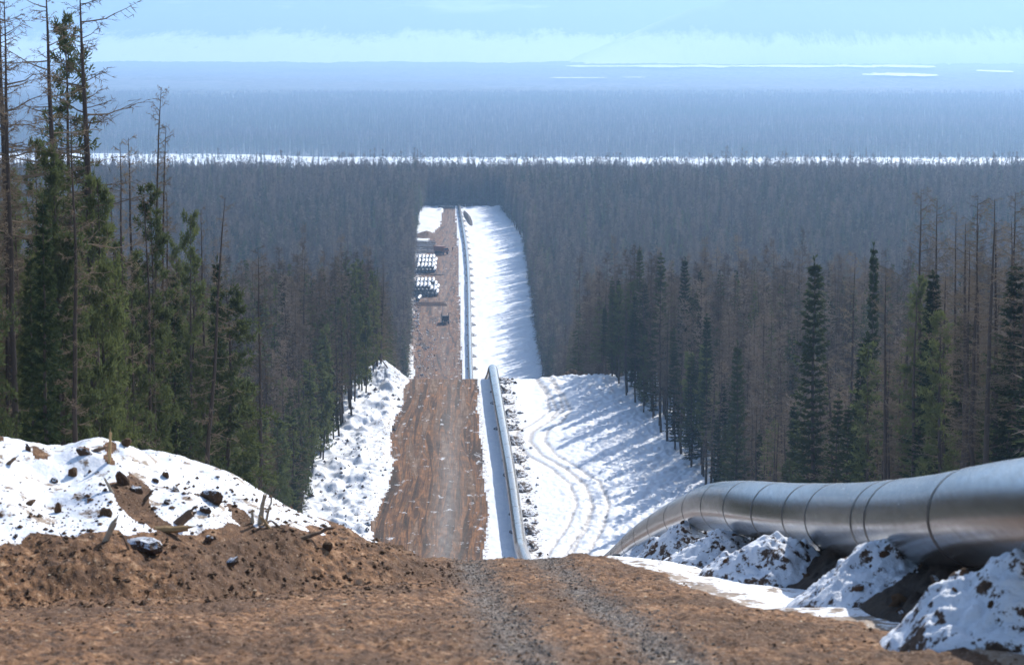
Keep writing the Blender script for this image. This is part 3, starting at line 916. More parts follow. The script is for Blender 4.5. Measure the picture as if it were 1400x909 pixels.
def kind_for(x, d, s, ins):
    r = rng.random()
    n = fbm(np.array([x / 22]), np.array([d / 30]), 120, 2)[0]
    if s < 0:
        if d < 150: return 'pine' if r < .56 else ('spruce' if r < .62 else 'larch')
        return 'pine' if r < .42 - .2 * n else ('spruce' if r < .56 else 'larch')
    if d < 165: return 'larch' if r < .48 else ('pine' if r < .80 else 'spruce')
    if ins < 3: return 'spruce' if r < .36 else ('pine' if r < .56 else 'larch')
    return 'larch' if r < .66 + .3 * n else ('spruce' if r < .86 else 'pine')
rows_ = []
for x, d, s, ins, vis in P:
    k = kind_for(x, d, s, ins)
    if k == 'larch': H = rng.uniform(13.5, 18.5)
    elif k == 'pine': H = rng.uniform(10, 17)
    else: H = rng.uniform(9.5, 17)
    if s < 0 and d < 112 and k != 'larch': H = rng.uniform(8.5, 15.8)
    if s < 0 and d >= 100 and d < 175 and k != 'larch': H = rng.uniform(10.5, 17.5)
    if s < 0 and d < 120 and k == 'larch': H = min(H, 17.5)
    if s > 0 and d < 180: H *= 1.08
    score = (1 / d) * (1.0 if vis else -1) * math.exp(-ins / (14 if d < 200 else 10)) * (1.35 if d > 340 else 1)
    rows_.append((score, k, x, d, H, s, ins))
rows_.sort(reverse=True)
count = {'larch': 25, 'pine': 12, 'spruce': 16}
GR = {('larch', -1, 0): ('bare brown larch standing in the near left wood behind the snow bank', 'bare larches of the near left wood'),
      ('pine', -1, 0): ('bushy green pine in the near left wood behind the snow bank', 'pines of the near left wood'),
      ('spruce', -1, 0): ('dark green spruce in the near left wood behind the snow bank', 'spruces of the near left wood'),
      ('larch', -1, 1): ('bare brown larch in the left wood beside the middle stretch of road', 'bare larches of the middle left wood'),
      ('pine', -1, 1): ('green pine in the left wood beside the middle stretch of road', 'pines of the middle left wood'),
      ('spruce', -1, 1): ('dark spruce in the left wood beside the middle stretch of road', 'spruces of the middle left wood'),
      ('larch', 1, 0): ('bare brown larch in the right wood directly above the near pipe', 'bare larches of the near right wood'),
      ('pine', 1, 0): ('green pine in the right wood directly above the near pipe', 'pines of the near right wood'),
      ('spruce', 1, 0): ('dark spruce in the right wood directly above the near pipe', 'spruces of the near right wood'),
      ('larch', 1, 1): ('bare brown larch in the right wood beside the snowy clearing', 'bare larches of the middle right wood'),
      ('pine', 1, 1): ('green pine in the right wood beside the snowy clearing', 'pines of the middle right wood'),
      ('spruce', 1, 1): ('dark spruce in the right wood beside the snowy clearing', 'spruces of the middle right wood')}
CAP = {'larch': 285, 'pine': 270, 'spruce': 220}
rest = []
for sc_, k, x, d, H, s, ins in rows_:
    if sc_ > 0 and count[k] < CAP[k]:
        count[k] += 1
        lb, g = GR[(k, s, 0 if d < 200 else 1)]
        put_tree(k, x, d, H, lb, g, (rng.normal(0, .012), rng.normal(0, .012)), wide=rng.uniform(.85, 1.15) * (.66 if s < 0 and d < 180 else 1))
    else:
        rest.append((x, d, k, H))

# ---- far forest: one object, too many trees to count
def far_larch(seed, H):
    global rng
    rng = np.random.default_rng(seed)
    m = MB(); zz = np.linspace(0, H, 4)
    m.tube(np.stack([rng.normal(0, .12, 4) * (zz > 0), rng.normal(0, .12, 4) * (zz > 0), zz], 1), .11 * (1 - zz / H) + .02, 3)
    m.m = 1
    n = 150
    t = rng.uniform(.2, 1, n); az = rng.uniform(0, 6.28, n)
    d = np.stack([np.cos(az), np.sin(az), rng.uniform(-.15, .5, n)], 1)
    L = (2.1 * (1.12 - t) ** .6 * rng.uniform(.5, 1.1, n))[:, None]
    C = np.stack([0 * t, 0 * t, t * H], 1)
    m.cards(C, d * L, unit(np.cross(d, rng.normal(0, 1, (n, 3)))) * .04)
    n2 = 560
    i = rng.integers(0, n, n2); b = rng.uniform(.25, 1, (n2, 1))
    C2 = C[i] + d[i] * L[i] * b; d2 = unit(d[i] + rng.normal(0, .9, (n2, 3)))
    m.cards(C2, d2 * rng.uniform(.35, .85, (n2, 1)), unit(np.cross(d2, rng.normal(0, 1, (n2, 3)))) * .042)
    return m.mesh('far_larch', [M['bark_larch'], M['twig_far']])
def far_conifer(seed, H, spread, matn, start=.12):
    global rng
    rng = np.random.default_rng(seed)
    m = MB(); zz = np.linspace(0, H, 3)
    m.tube(np.stack([0 * zz, 0 * zz, zz], 1), .15 * (1 - zz / H) + .02, 3)
    m.m = 1
    n = 420
    t = start + (1 - start) * rng.uniform(0, 1, n) ** 1.15; az = rng.uniform(0, 6.28, n)
    d = np.stack([np.cos(az), np.sin(az), rng.uniform(-.45, .1, n)], 1)
    env = spread * (1.03 - t) ** .75 * rng.uniform(.55, 1.25, n)
    f = rng.uniform(.0, .6, n)
    C = np.stack([0 * t, 0 * t, t * H], 1) + d * (env * f)[:, None]
    m.blades(C, d * (env * (1 - f) + .15)[:, None], unit(np.cross(d, rng.normal(0, .5, (n, 3)) + np.array([0, 0, 1.]))) * .13)
    return m.mesh('far_conifer', [M['bark_pine'], M[matn]])

lib = bpy.data.collections.new('forest_library')      # never linked to the scene: only instanced by the forest
lib_list = []
def lib_add(me, nm):
    o = bpy.data.objects.new(nm, me); lib.objects.link(o); lib_list.append(nm)
for i, s in enumerate((201, 202, 203, 204)): lib_add(far_larch(s, 15 + 1.3 * i), 'a_larch_%d' % i)
for i, s in enumerate((211, 212)): lib_add(far_conifer(s, 15 + 2 * i, 1.9, 'needle_spruce'), 'b_spruce_%d' % i)
for i, s in enumerate((221, 222)): lib_add(far_conifer(s, 14 + 2 * i, 1.9, 'needle_pine', .3), 'c_pine_%d' % i)
lib2 = bpy.data.collections.new('valley_library')
def tiny_tree(seed, H, w, matn, n):
    global rng
    rng = np.random.default_rng(seed)
    m = MB()
    zz = np.linspace(0, H, 2)
    m.tube(np.stack([0 * zz, 0 * zz, zz], 1), .2 * (1 - zz / H) + .05, 3)
    m.m = 1
    t = rng.uniform(.15, .95, n); az = rng.uniform(0, 6.28, n)
    d = np.stack([np.cos(az), np.sin(az), rng.uniform(-.3, .5, n)], 1)
    m.blades(np.stack([0 * t, 0 * t, t * H], 1), d * (w * (1.05 - t) * rng.uniform(.6, 1.2, n))[:, None], unit(np.cross(d, rng.normal(0, .5, (n, 3)) + np.array([0, 0, 1.]))) * .32)
    return m.mesh('valley_tree', [M['bark_larch'], M[matn]])
for i in range(3):
    o = bpy.data.objects.new('v_%d' % i, tiny_tree(300 + i, 15 + i, 2.6, ['twig_far', 'twig_far', 'needle_pine'][i], 46)); lib2.objects.link(o)

def scatter_object(name, label, cat, pts, coll):
    """pts: x, y, z, index, rot, sx, sz"""
    pts = np.asarray(pts, float)
    me = bpy.data.meshes.new(name)
    me.vertices.add(len(pts)); me.vertices.foreach_set('co', pts[:, :3].astype(np.float32).ravel())
    a = me.attributes.new('pick', 'INT', 'POINT'); a.data.foreach_set('value', pts[:, 3].astype(np.int32))
    a = me.attributes.new('turn', 'FLOAT_VECTOR', 'POINT'); a.data.foreach_set('vector', np.stack([0 * pts[:, 4], 0 * pts[:, 4], pts[:, 4]], 1).astype(np.float32).ravel())
    a = me.attributes.new('size', 'FLOAT_VECTOR', 'POINT'); a.data.foreach_set('vector', np.stack([pts[:, 5], pts[:, 5], pts[:, 6]], 1).astype(np.float32).ravel())
    ng = bpy.data.node_groups.new(name + '_nodes', 'GeometryNodeTree')
    ng.interface.new_socket('Geometry', in_out='INPUT', socket_type='NodeSocketGeometry')
    ng.interface.new_socket('Geometry', in_out='OUTPUT', socket_type='NodeSocketGeometry')
    N = ng.nodes; Lk = ng.links
    gi = N.new('NodeGroupInput'); go = N.new('NodeGroupOutput')
    ip = N.new('GeometryNodeInstanceOnPoints'); ci = N.new('GeometryNodeCollectionInfo')
    ci.inputs[0].default_value = coll; ci.inputs['Separate Children'].default_value = True; ci.inputs['Reset Children'].default_value = True
    def na(nm, ty):
        n = N.new('GeometryNodeInputNamedAttribute'); n.data_type = ty; n.inputs[0].default_value = nm; return n.outputs[0]
    Lk.new(gi.outputs[0], ip.inputs['Points']); Lk.new(ci.outputs[0], ip.inputs['Instance'])
    ip.inputs['Pick Instance'].default_value = True
    Lk.new(na('pick', 'INT'), ip.inputs['Instance Index'])
    e2r = N.new('FunctionNodeEulerToRotation'); Lk.new(na('turn', 'FLOAT_VECTOR'), e2r.inputs[0])
    Lk.new(e2r.outputs[0], ip.inputs['Rotation'])
    Lk.new(na('size', 'FLOAT_VECTOR'), ip.inputs['Scale'])
    Lk.new(ip.outputs[0], go.inputs[0])
    o = add_obj(name, me)
    md = o.modifiers.new('scatter', 'NODES'); md.node_group = ng
    return tag(o, label, cat, None, 'stuff')

rng = np.random.default_rng(500)
def scat(d0, d1, area, wfac, pad):
    """uniform random points over the view wedge"""
    A = 0; n = int(area)
    d = np.sqrt(rng.uniform(d0 ** 2, d1 ** 2, n)); x = rng.uniform(-1, 1, n) * (wfac * d + pad)
    return x, d
area = .205 * (1760 ** 2 - 405 ** 2)
x, d = scat(405, 1760, area / 8.2, .205, 35)
cl = clearL(d) - .5; cr_ = clearR(d) + .5
inside = (x > cl) & (x < cr_) & (d < 1309)
x = x[~inside]; d = d[~inside]
edge = np.minimum(np.abs(x - clearL(d)), np.abs(x - clearR(d)))
# extra trees right along the edges of the clearing so that its walls are closed
de = rng.uniform(405, 1330, 1500)
sd = rng.random(1500) < .5
xe = np.where(sd, clearL(de) - rng.uniform(0, 4, 1500), clearR(de) + rng.uniform(0, 4, 1500))
xc_ = rng.uniform(-52, 0, 420); dc_ = rng.uniform(1309, 1350, 420)       # the wall of trees that closes the clearing
x = np.concatenate([x, xe, xc_]); d = np.concatenate([d, de, dc_])
con = .5 + .5 * fbm(x / 45, d / 60, 130, 3)
r = rng.random(len(x))
k = np.where(r < .66 - .9 * (con - .5), rng.integers(0, 4, len(x)), np.where(r < .86, rng.integers(4, 6, len(x)), rng.integers(6, 8, len(x))))
z = terrain(x, d, False)
sz = 1.13 * (rng.uniform(.55, 1.08, len(x)) + .28 * (rng.random(len(x)) < .07)) * (1 + .1 * fbm(x / 80, d / 80, 131, 2))
sx = rng.uniform(.8, 1.45, len(x))
pts = np.stack([x, d, z - .1, k, rng.uniform(0, 6.28, len(x)), sx, sz], 1)
# leftovers of the nearer stands that are not individual trees
rp = []
HH = {'larch': (0, 4, 16.), 'spruce': (4, 6, 15.), 'pine': (6, 8, 14.)}
for (xx, dd, kk, H) in rest:
    a, b, h = HH[kk]; i = int(rng.integers(a, b))
    rp.append((xx, dd, gz(xx, dd) - .1, i, rng.uniform(0, 6.28), rng.uniform(.9, 1.2), H / h))
pts = np.vstack([pts, np.array(rp)]) if rp else pts
print('trees individual', count, 'rest', len(rp), 'far', len(x))
scatter_object('forest', 'dense mixed forest of larch and spruce covering the slopes on both sides of the clearing', 'forest', pts, lib)

area = .21 * (4700 ** 2 - 2400 ** 2)
x, d = scat(2250 * K, 4900 * K, 90000, .21, 60)
keep = (d / K > rivC(x / K) + np.maximum(rivW(x / K), 1) + 3) & (rng.random(len(x)) < np.interp(d / K, [2400, 3000, 4900], [1, .8, .8]))
x = x[keep]; d = d[keep]
xb = rng.uniform(-560, 560, 900); db = 2400 - rng.uniform(0, 1, 900) ** 1.5 * 180   # near bank and islets
kb = (fbm(xb / 70, db / 60, 140, 2) > -.15) & (db < rivC(xb) + 30)
xb = xb * K; db = db * K
x = np.concatenate([x, xb[kb]]); d = np.concatenate([d, db[kb]])
n = len(x)
con = fbm(x / 380, d / 240, 133, 3)
pts = np.stack([x, d, 0 * x + PLAIN * K, np.where(con + rng.normal(0, .25, n) > .15, 2, rng.integers(0, 2, n)), rng.uniform(0, 6.28, n), rng.uniform(1.2, 2.0, n), rng.uniform(.7, 1.25, n)], 1)
scatter_object('valley_forest', 'hazy blue forest on the valley floor beyond the frozen river', 'valley forest', pts, lib2)
rng = np.random.default_rng(77)

# ------------------------------------------------------------------ pipeline
def pipe_centre(D):
    X = pipeX(D)
    base = terrain(X, D, False)
    zc = pchip([20, 33, 39, 47, 56, 66, 75, 84, 97, 115, 135, 160, 190, 215],
               [zat(700, 20), zat(702, 33), zat(711, 39), zat(711, 47), zat(704, 56), zat(694, 66), zat(693, 75), zat(701, 84), zat(716, 97), zat(738, 115), zat(762, 135),
                zat(785, 160), zat(800, 190), zat(802, 215)])(D)
    w = smooth(170, 215, D)
    up = np.interp(D, [215, 385, 740, 1300], [1.5, 1.45, 1.25, 1.2]) + .12 * fbm(D / 30, D * 0, 150, 2)
    return X, zc * (1 - w) + (base + up) * w
RP = .71
def sweep(Ds, rad, sides=56, mbm=None):
    Xc, Zc = pipe_centre(Ds)
    P = np.stack([Xc, Ds, Zc], 1)
    T = np.gradient(P, axis=0); T = unit(T)
    A = unit(np.cross(T, np.array([0, 0, 1.]))); B = np.cross(A, T)
    an = np.arange(sides) * 2 * math.pi / sides
    rad = np.broadcast_to(rad, (len(Ds),))
    V = P[:, None, :] + rad[:, None, None] * (np.cos(an)[None, :, None] * A[:, None, :] + np.sin(an)[None, :, None] * B[:, None, :])
    i = np.arange(len(Ds) - 1)[:, None] * sides; j = np.arange(sides)[None, :]; k2 = (j + 1) % sides
    Q = np.stack([i + j, i + sides + j, i + sides + k2, i + k2], -1).reshape(-1, 4)
    return V.reshape(-1, 3), Q
pl = thing('pipeline', 'welded silver gas pipeline snaking in from the right and running down the clearing', 'pipeline', (6.9, 10, gz(6.9, 10)))
pl.location = (0, 0, 0)
Ds = np.concatenate([np.arange(12, 200, .5), np.arange(200, 400, 1.0), np.arange(400, 1331, 4.)])
V, Q = sweep(Ds, RP)
add_obj('pipe', mesh_from('pipe', V, Q, M['steel']), pl)
band_x = [1346, 1247, 1226, 1155, 1120, 1073, 1031, 996, 967, 938, 912, 891, 873, 856]
Dl = np.linspace(30, 165, 2000); Xl, Zl = pipe_centre(Dl); xl = 700 + F_PX * Xl / Dl
# the near run folds in the picture, so search along its length
bands = []
cur = 34.0
for bx in band_x:
    m = Dl > cur
    i = np.argmin(np.abs(xl[m] - bx) + .02 * (Dl[m] - cur)); cur = float(Dl[m][i]) ; bands.append(cur); cur += .6
bands += list(np.arange(276, 388, 8.2)) + list(np.arange(745, 1300, 12.0))
for b in bands:
    far_ = b > 200
    w = .12 if not far_ else .09
    DD = np.array([b - w, b - w * .5, b + w * .5, b + w])
    V, Q = sweep(DD, np.array([RP + .002, RP + .007, RP + .007, RP + .002]), 48)
    add_obj('weld_band', mesh_from('weld_band', V, Q, M['band']), pl)

# ------------------------------------------------------------------ rocks, clods and mounds
def rock_mesh(seed, r=1.0, sub=2, rough=.28, mat='soil', name='rock'):
    import bmesh
    bm = bmesh.new(); bmesh.ops.create_icosphere(bm, subdivisions=sub, radius=r)
    g = np.random.default_rng(seed); st = g.uniform(.65, 1.25, 3); o = g.uniform(0, 50, 3)
    for v in bm.verts:
        p = np.array(v.co)
        n = fbm(np.array([p[0] / r * 1.3 + o[0] + p[2] / r]), np.array([p[1] / r * 1.3 + o[1] - p[2] / r * .8]), seed, 3)[0]
        v.co = Vector(p * st * (1 + rough * 1.6 * n))
    me = bpy.data.meshes.new(name); bm.to_mesh(me); bm.free()
    me.materials.append(M[mat])
    for p in me.polygons: p.use_smooth = False
    return me

def mound(name, label, group, X, D, wa, wb, h, mat, seed, n=56, skew=0.0, rz=0, rocks=0, z=None, cat='mound', base_drop=.25):
    """earth mound: a across the pipe, b along it"""
    a = np.linspace(-1.15, 1.15, n); A, B = np.meshgrid(a, a, indexing='ij')
    r = np.sqrt(A ** 2 + B ** 2)
    prof = np.clip(1 - r, 0, 1) ** .95
    q = seed * 7.3
    ln = 1 + .30 * (fbm(A * 1.5 + q, B * 1.5, seed, 3) - fbm(np.array([q]), np.array([0.]), seed, 3)[0]) * np.clip(r * 2, 0, 1)
    Xs = A * wa + skew * prof; Ys = B * wb
    gx = X + Xs * math.cos(rz) - Ys * math.sin(rz); gy = D + Xs * math.sin(rz) + Ys * math.cos(rz)
    Zg = terrain(gx, gy)
    amp = min(1, h)
    Z = Zg + h * prof * ln + amp * np.clip(prof * 3, 0, 1) * (.22 * fbm(A * wa * 1.6 + q, B * wb * 1.6, seed + 5, 3) + .16 * (np.abs(fbm(A * wa * 3.5 + q, B * wb * 3.5, seed + 6, 3)) - .3) + .06 * fbm(A * wa * 11 + q, B * wb * 11, seed + 7, 2)) - base_drop * smooth(.90, 1.1, r)
    z0 = gz(X, D)
    V = np.stack([gx - X, gy - D, Z - z0], -1).reshape(-1, 3)
    idx = np.arange(n * n).reshape(n, n)
    Q = np.stack([idx[:-1, :-1], idx[1:, :-1], idx[1:, 1:], idx[:-1, 1:]], -1).reshape(-1, 4)
    rr = r.reshape(-1)[Q].min(axis=1)
    Q = Q[rr < 1.1]
    o = add_obj(name, mesh_from(name, V, Q, M[mat]), None, (X, D, z0))
    tag(o, label, cat, group)
    for i in range(rocks):
        aa = rng.uniform(-.75, .75); bb = rng.uniform(-.8, .3)
        ia = int((aa + 1.15) / 2.3 * (n - 1)); ib = int((bb + 1.15) / 2.3 * (n - 1))
        v = V[ia * n + ib]
        s = rng.uniform(.04, .11)
        rk = add_obj('rock', ROCKS[i % len(ROCKS)], o, (v[0], v[1], v[2] - s * .1), (rng.uniform(0, 6), rng.uniform(0, 6), 0))
        rk.scale = (s, s * 1.1, s * .8)
    return o
ROCKS = [rock_mesh(401 + i, 1, 2, .3, 'clod_snow' if i == 2 else 'soil') for i in range(4)]
CLODS = [rock_mesh(411 + i, 1, 2, .45, 'clod_snow', 'clod') for i in range(4)] + [rock_mesh(421 + i, 1, 2, .45, 'soil', 'clod') for i in range(3)]

near_m = [(1388, 747, 30.0, 865, 1.65, 'snowy earth mound against the pipe at the right border'), (1218, 733, 40.0, 832, 1.75, 'snowy earth mound with a pointed top, second from the right border'),
          (1062, 720, 51.0, 800, 1.65, 'snowy earth mound against the middle of the near pipe'), (988, 717, 64.0, 781, 1.7, 'snowy earth mound fourth from the right, below the bend of the pipe'),
          (936, 706, 78.0, 769, 1.8, 'snowy earth mound under the pipe where it begins to turn away'), (884, 738, 101.0, 760, 1.7, 'low snowy mound beneath the far end of the near pipe')]
for i, (px, py, d, pyb, wa_, lb) in enumerate(near_m):
    Xm = float(xat(px, d, py)); zg = gz(Xm, d)
    h = float(zat(py, d)) - zg
    mound('earth_mound', lb, None, Xm, d, wa_, 1.7, max(h, .5), 'soil_snow', 31 + i, 90, rocks=9 if d < 80 else 3)
    # dark rocky spoil below the pipe beside the mound
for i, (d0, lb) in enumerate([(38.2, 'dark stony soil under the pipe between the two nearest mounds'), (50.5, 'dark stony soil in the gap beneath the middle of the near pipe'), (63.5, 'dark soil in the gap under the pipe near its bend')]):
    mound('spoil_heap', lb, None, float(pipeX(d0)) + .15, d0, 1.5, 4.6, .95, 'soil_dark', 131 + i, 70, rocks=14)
mid_lab = 'dark mound of earth and roots beside the middle stretch of pipe'
for i, d in enumerate(np.arange(280, 390, 9.4)):
    X0 = float(pipeX(d))
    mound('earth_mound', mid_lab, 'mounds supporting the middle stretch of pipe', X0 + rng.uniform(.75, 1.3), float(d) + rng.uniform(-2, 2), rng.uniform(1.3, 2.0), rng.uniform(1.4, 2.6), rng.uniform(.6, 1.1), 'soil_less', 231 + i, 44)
for i, d in enumerate(np.arange(760, 1290, 24)):
    X0 = float(pipeX(d))
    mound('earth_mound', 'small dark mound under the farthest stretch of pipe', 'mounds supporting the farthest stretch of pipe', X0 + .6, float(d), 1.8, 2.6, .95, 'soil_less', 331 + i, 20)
mound('spoil_heap', 'brown heap of earth at the top of the middle clearing', None, float(xat(786, 391)), 391, 2.6, 2.6, 1.6, 'soil', 431, 50)
mound('spoil_heap', 'long dark heap of soil beside the far end of the pipeline', None, float(xat(640, 1235)), 1235, 1.6, 42, 1.5, 'soil_dark', 432, 60, rz=.06)
mound('spoil_heap', 'reddish heap of earth behind the far log stack', None, float(xat(584, 1150)), 1150, 6, 12, 2.2, 'soil', 433, 50)
mound('snow_heap', 'high heap of snow and rubble left of the middle crest', None, float(xat(528, 383)), 383, 3.6, 8, 1.7, 'soil_snow', 434, 70, cat='snow heap')

# loose scatter, uncountable: one object each
def pebble_field(name, label, cat, n, place, smin, smax, mat, seed, flat=.6):
    g = np.random.default_rng(seed)
    ico = np.array([(0, 0, 1), (.9, 0, .2), (.2, .85, .3), (-.8, .4, .1), (-.5, -.8, .25), (.4, -.8, .1), (0, 0, -.6)])
    T = np.array([(0, 1, 2), (0, 2, 3), (0, 3, 4), (0, 4, 5), (0, 5, 1), (6, 2, 1), (6, 3, 2), (6, 4, 3), (6, 5, 4), (6, 1, 5)])
    x, d = place(g, n); n = len(x)
    z = terrain(x, d)
    s = smin * (smax / smin) ** (g.random(n) ** 2.2)
    a = g.uniform(0, 6.28, n); ca, sa = np.cos(a), np.sin(a)
    v = ico[None] * (1 + g.normal(0, .22, (n, 7, 3)))
    sx = g.uniform(.7, 1.6, n)
    vx = v[..., 0] * sx[:, None]; vy = v[..., 1]
    V = np.stack([(vx * ca[:, None] - vy * sa[:, None]) * s[:, None] + x[:, None], (vx * sa[:, None] + vy * ca[:, None]) * s[:, None] + d[:, None],
                  v[..., 2] * s[:, None] * flat + z[:, None] + .1 * s[:, None]], -1).reshape(-1, 3)
    F = (np.arange(n)[:, None, None] * 7 + T[None]).reshape(-1, 3)
    return tag(add_obj(name, mesh_from(name, V, F, M[mat], False)), label, cat, None, 'stuff')
def pl_fore(g, n):
    d = 26 + (62 - 26) * g.random(n) ** 1.1; x = g.uniform(-.215, .215, n) * d
    k = x < roadR(d) + .3 * g.normal(0, 1, n)
    return x[k], d[k]
def pl_track(g, n):
    d = 26 + 34 * g.random(n); c = np.interp(d, [20, 28, 43, 57, 80], [1.3, 1.05, .47, -.05, -.4])
    x = c + np.where(g.random(n) < .5, .86, -.86) + g.normal(0, .28, n)
    return x, d
def pl_bank(g, n):
    x = g.uniform(-13, -1, n); d = g.uniform(33, 64, n)
    b, rel = bank(x, d)
    k = (rel > .45) & (rel < 1.25) & (d < 66)
    return x[k], d[k]
M['stone'] = mat_soil('stone', (.10, .085, .07), (.32, .28, .24))
M['chip'] = mat_plain('wood_chip', (.48, .38, .26), .8, 0, .2, .3, 6)
pebble_field('dirt_clods', 'loose brown dirt clods strewn over the near road', 'dirt clods', 12000, pl_fore, .007, .038, 'soil', 1)
pebble_field('gravel', 'grey gravel pressed into the near wheel tracks', 'gravel', 9000, pl_track, .008, .035, 'stone', 2)
pebble_field('soil_clods', 'crumbly soil clods covering the foot of the snow bank', 'soil clods', 12000, pl_bank, .012, .075, 'soil', 3, .7)
pebble_field('wood_chips', 'pale wood chips and bark bits scattered on the dirt', 'wood chips', 700, pl_fore, .012, .045, 'chip', 4, .3)
def pl_mid(g, n):
    d = g.uniform(270, 388, n)
    x = np.where(g.random(n) < .72, g.uniform(-25, -15.8, n), pipeX(d) + g.normal(1.9, .9, n))
    return x, d
pebble_field('rubble', 'dark rubble poking from the snow along the middle stretch of road', 'rubble', 800, pl_mid, .05, .42, 'clod_snow', 5, .9)
def pl_farm(g, n):
    d = g.uniform(742, 1130, n); x = clearL(d) + g.uniform(.5, 9, n) * np.where(d < 850, 1, .35)
    return x, d
pebble_field('rubble', 'rubble and snow lumps along the far left edge of the clearing', 'rubble', 900, pl_farm, .12, .55, 'clod_snow', 6, .9)

# clods lying singly on the snow bank, countable
def onbank_pt(px, py):
    """point of the terrain seen at a pixel"""
    Dn = np.arange(27, 110, .08); Xn = xat(px, Dn, py); Zn = terrain(Xn, Dn); zs = zat(py, Dn)
    hit = Zn >= zs
    i = int(np.argmax(hit)) if hit.any() else int(np.argmax((Zn - zs) / Dn))
    return float(Xn[i]), float(Dn[i]), float(Zn[i])
clod_px = [(38, 617), (118, 622), (122, 646), (74, 660), (80, 700), (145, 705), (98, 650), (186, 672), (212, 660), (228, 690),
           (240, 672), (262, 706), (226, 652), (40, 690), (280, 700), (168, 663), (20, 735)]
for i, (px, py) in enumerate(clod_px):
    X, D, Z = onbank_pt(px, py)
    s = rng.uniform(.05, .12)
    o = add_obj('soil_clod', CLODS[i % 7], None, (X, D, Z + s * .1), (rng.uniform(0, 6), rng.uniform(0, 6), rng.uniform(0, 6)))
    o.scale = (s * rng.uniform(.9, 2.3), s, s * rng.uniform(.5, .9))
    tag(o, 'brown frozen soil clod poking from the near snow bank', 'clod', 'soil clods on the snow bank')
for px, py, s, lb in ((200, 752, .20, 'dark boulder of frozen soil at the foot of the snow bank'), (290, 686, .2, 'snow-topped lump of earth at the right end of the snow bank'),
                      (315, 775, .10, 'small dark clod lying alone on the brown slope'), (284, 742, .11, 'upright brown clod right of the dark boulder'),
                      (172, 610, .12, 'brown root clod on the top of the snow bank'), (448, 752, .1, 'dark clod at the left end of the near crest')):
    X, D, Z = onbank_pt(px, py)
    o = add_obj('soil_clod', CLODS[int(rng.integers(0, 7)) if 'snow-topped' not in lb else 1], None, (X, D, Z + s * .35), (rng.uniform(0, 1), rng.uniform(0, 1), rng.uniform(0, 6)))
    o.scale = (s * 1.3, s, s * .95)
    tag(o, lb, 'clod')

# ------------------------------------------------------------------ splintered wood
def stick_mesh(L, r0, r1, seed, mat, sides=7, bend=.03, jag=True, flat=1.0):
    g = np.random.default_rng(seed); m = MB(); n = 7
    s = np.linspace(0, 1, n)
    P = np.stack([g.normal(0, bend * L, n) * s, g.normal(0, bend * L, n) * s, s * L], 1)
    m.tube(P, (r0 + (r1 - r0) * s) * (1 + g.normal(0, .08, n)), sides, True)
    if jag:
        top = P[-1]
        for i in range(3):
            a = g.uniform(0, 6.28); b = top + np.array([math.cos(a), math.sin(a), 0]) * r1 * .5 - np.array([0, 0, r1])
            m.tube(np.array([b, b + np.array([0, 0, g.uniform(1.5, 4) * r1])]), np.array([r1 * .5, .002]), 4)
    me = m.mesh('stick', M[mat])
    if flat != 1.0:
        co = np.zeros(len(me.vertices) * 3, np.float32); me.vertices.foreach_get('co', co); co = co.reshape(-1, 3); co[:, 1] *= flat
        me.vertices.foreach_set('co', co.ravel())
    return me
def stick(name, px0, py0, px1, py1, r, mat, label, cat, dd=0.0, group=None, r1=None, flat=1.0, depth=0.0, jag=True):
    """stick from the terrain at one pixel towards another pixel, same distance (plus depth metres)"""
    X, D, Z = onbank_pt(px0, py0)
    D1 = D + depth
    q = Vector((float(xat(px1, D1, py1)), D1, float(zat(py1, D1))))
    p = Vector((X, D, Z - .06))
    v = q - p
    me = stick_mesh(v.length, r, r * .6 if r1 is None else r1, int(px0 * 7 + py0), mat, 7, .015, jag, flat)
    o = add_obj(name, me, None, p)
    o.rotation_euler = v.to_track_quat('Z', 'Y').to_euler()
    return tag(o, label, cat, group)
stick('wooden_stake', 149, 634, 151, 591, .075, 'wood_fresh', 'bright yellow split stake standing upright on top of the snow bank', 'stake', r1=.045, flat=.5)
stick('broken_post', 355, 716, 362, 676, .06, 'wood_pale', 'tallest splintered post standing in the snow at the right end of the bank', 'broken post', r1=.04)
stick('broken_post', 362, 718, 371, 680, .03, 'wood_pale', 'thin splintered post leaning right beside the tallest one', 'broken post')
stick('broken_post', 346, 715, 344, 700, .04, 'wood_pale', 'short splintered stub left of the tall broken posts', 'broken post')
stick('broken_post', 372, 722, 356, 706, .035, 'wood_fresh', 'yellowish splinter leaning left in front of the broken posts', 'broken post')
stick('tree_branch', 388, 722, 372, 712, .03, 'wood_old', 'curved dead root right of the broken posts', 'branch')
stick('log', 406, 734, 455, 721, .05, 'wood_old', 'brown pole lying on the snow right of the broken posts', 'log', depth=.5)
stick('log', 212, 722, 257, 722, .07, 'wood_fresh', 'split yellowish log lying sideways on the right part of the snow bank', 'log', r1=.06)
stick('log', 240, 716, 262, 700, .09, 'wood_old', 'stout root stump sticking up beside the split yellowish log', 'log', r1=.08)
stick('log', 142, 740, 157, 713, .055, 'wood_pale', 'short brown broken log slanting on the lower snow bank', 'log', r1=.05)
stick('tree_branch', 178, 753, 168, 732, .025, 'wood_old', 'grey stick leaning left just above the earth', 'branch')
stick('tree_branch', 156, 675, 143, 655, .035, 'wood_pale', 'pale branch lying below the upright yellow stake', 'branch')
stick('tree_branch', 196, 682, 209, 670, .04, 'wood_old', 'dark broken branch on the middle of the snow bank', 'branch')
stick('tree_branch', 7, 634, 21, 626, .05, 'wood_old', 'dark root tip sticking out near the left border', 'branch')
stick('tree_branch', 122, 616, 142, 613, .05, 'wood_old', 'brown root lying across the top of the snow bank', 'branch')
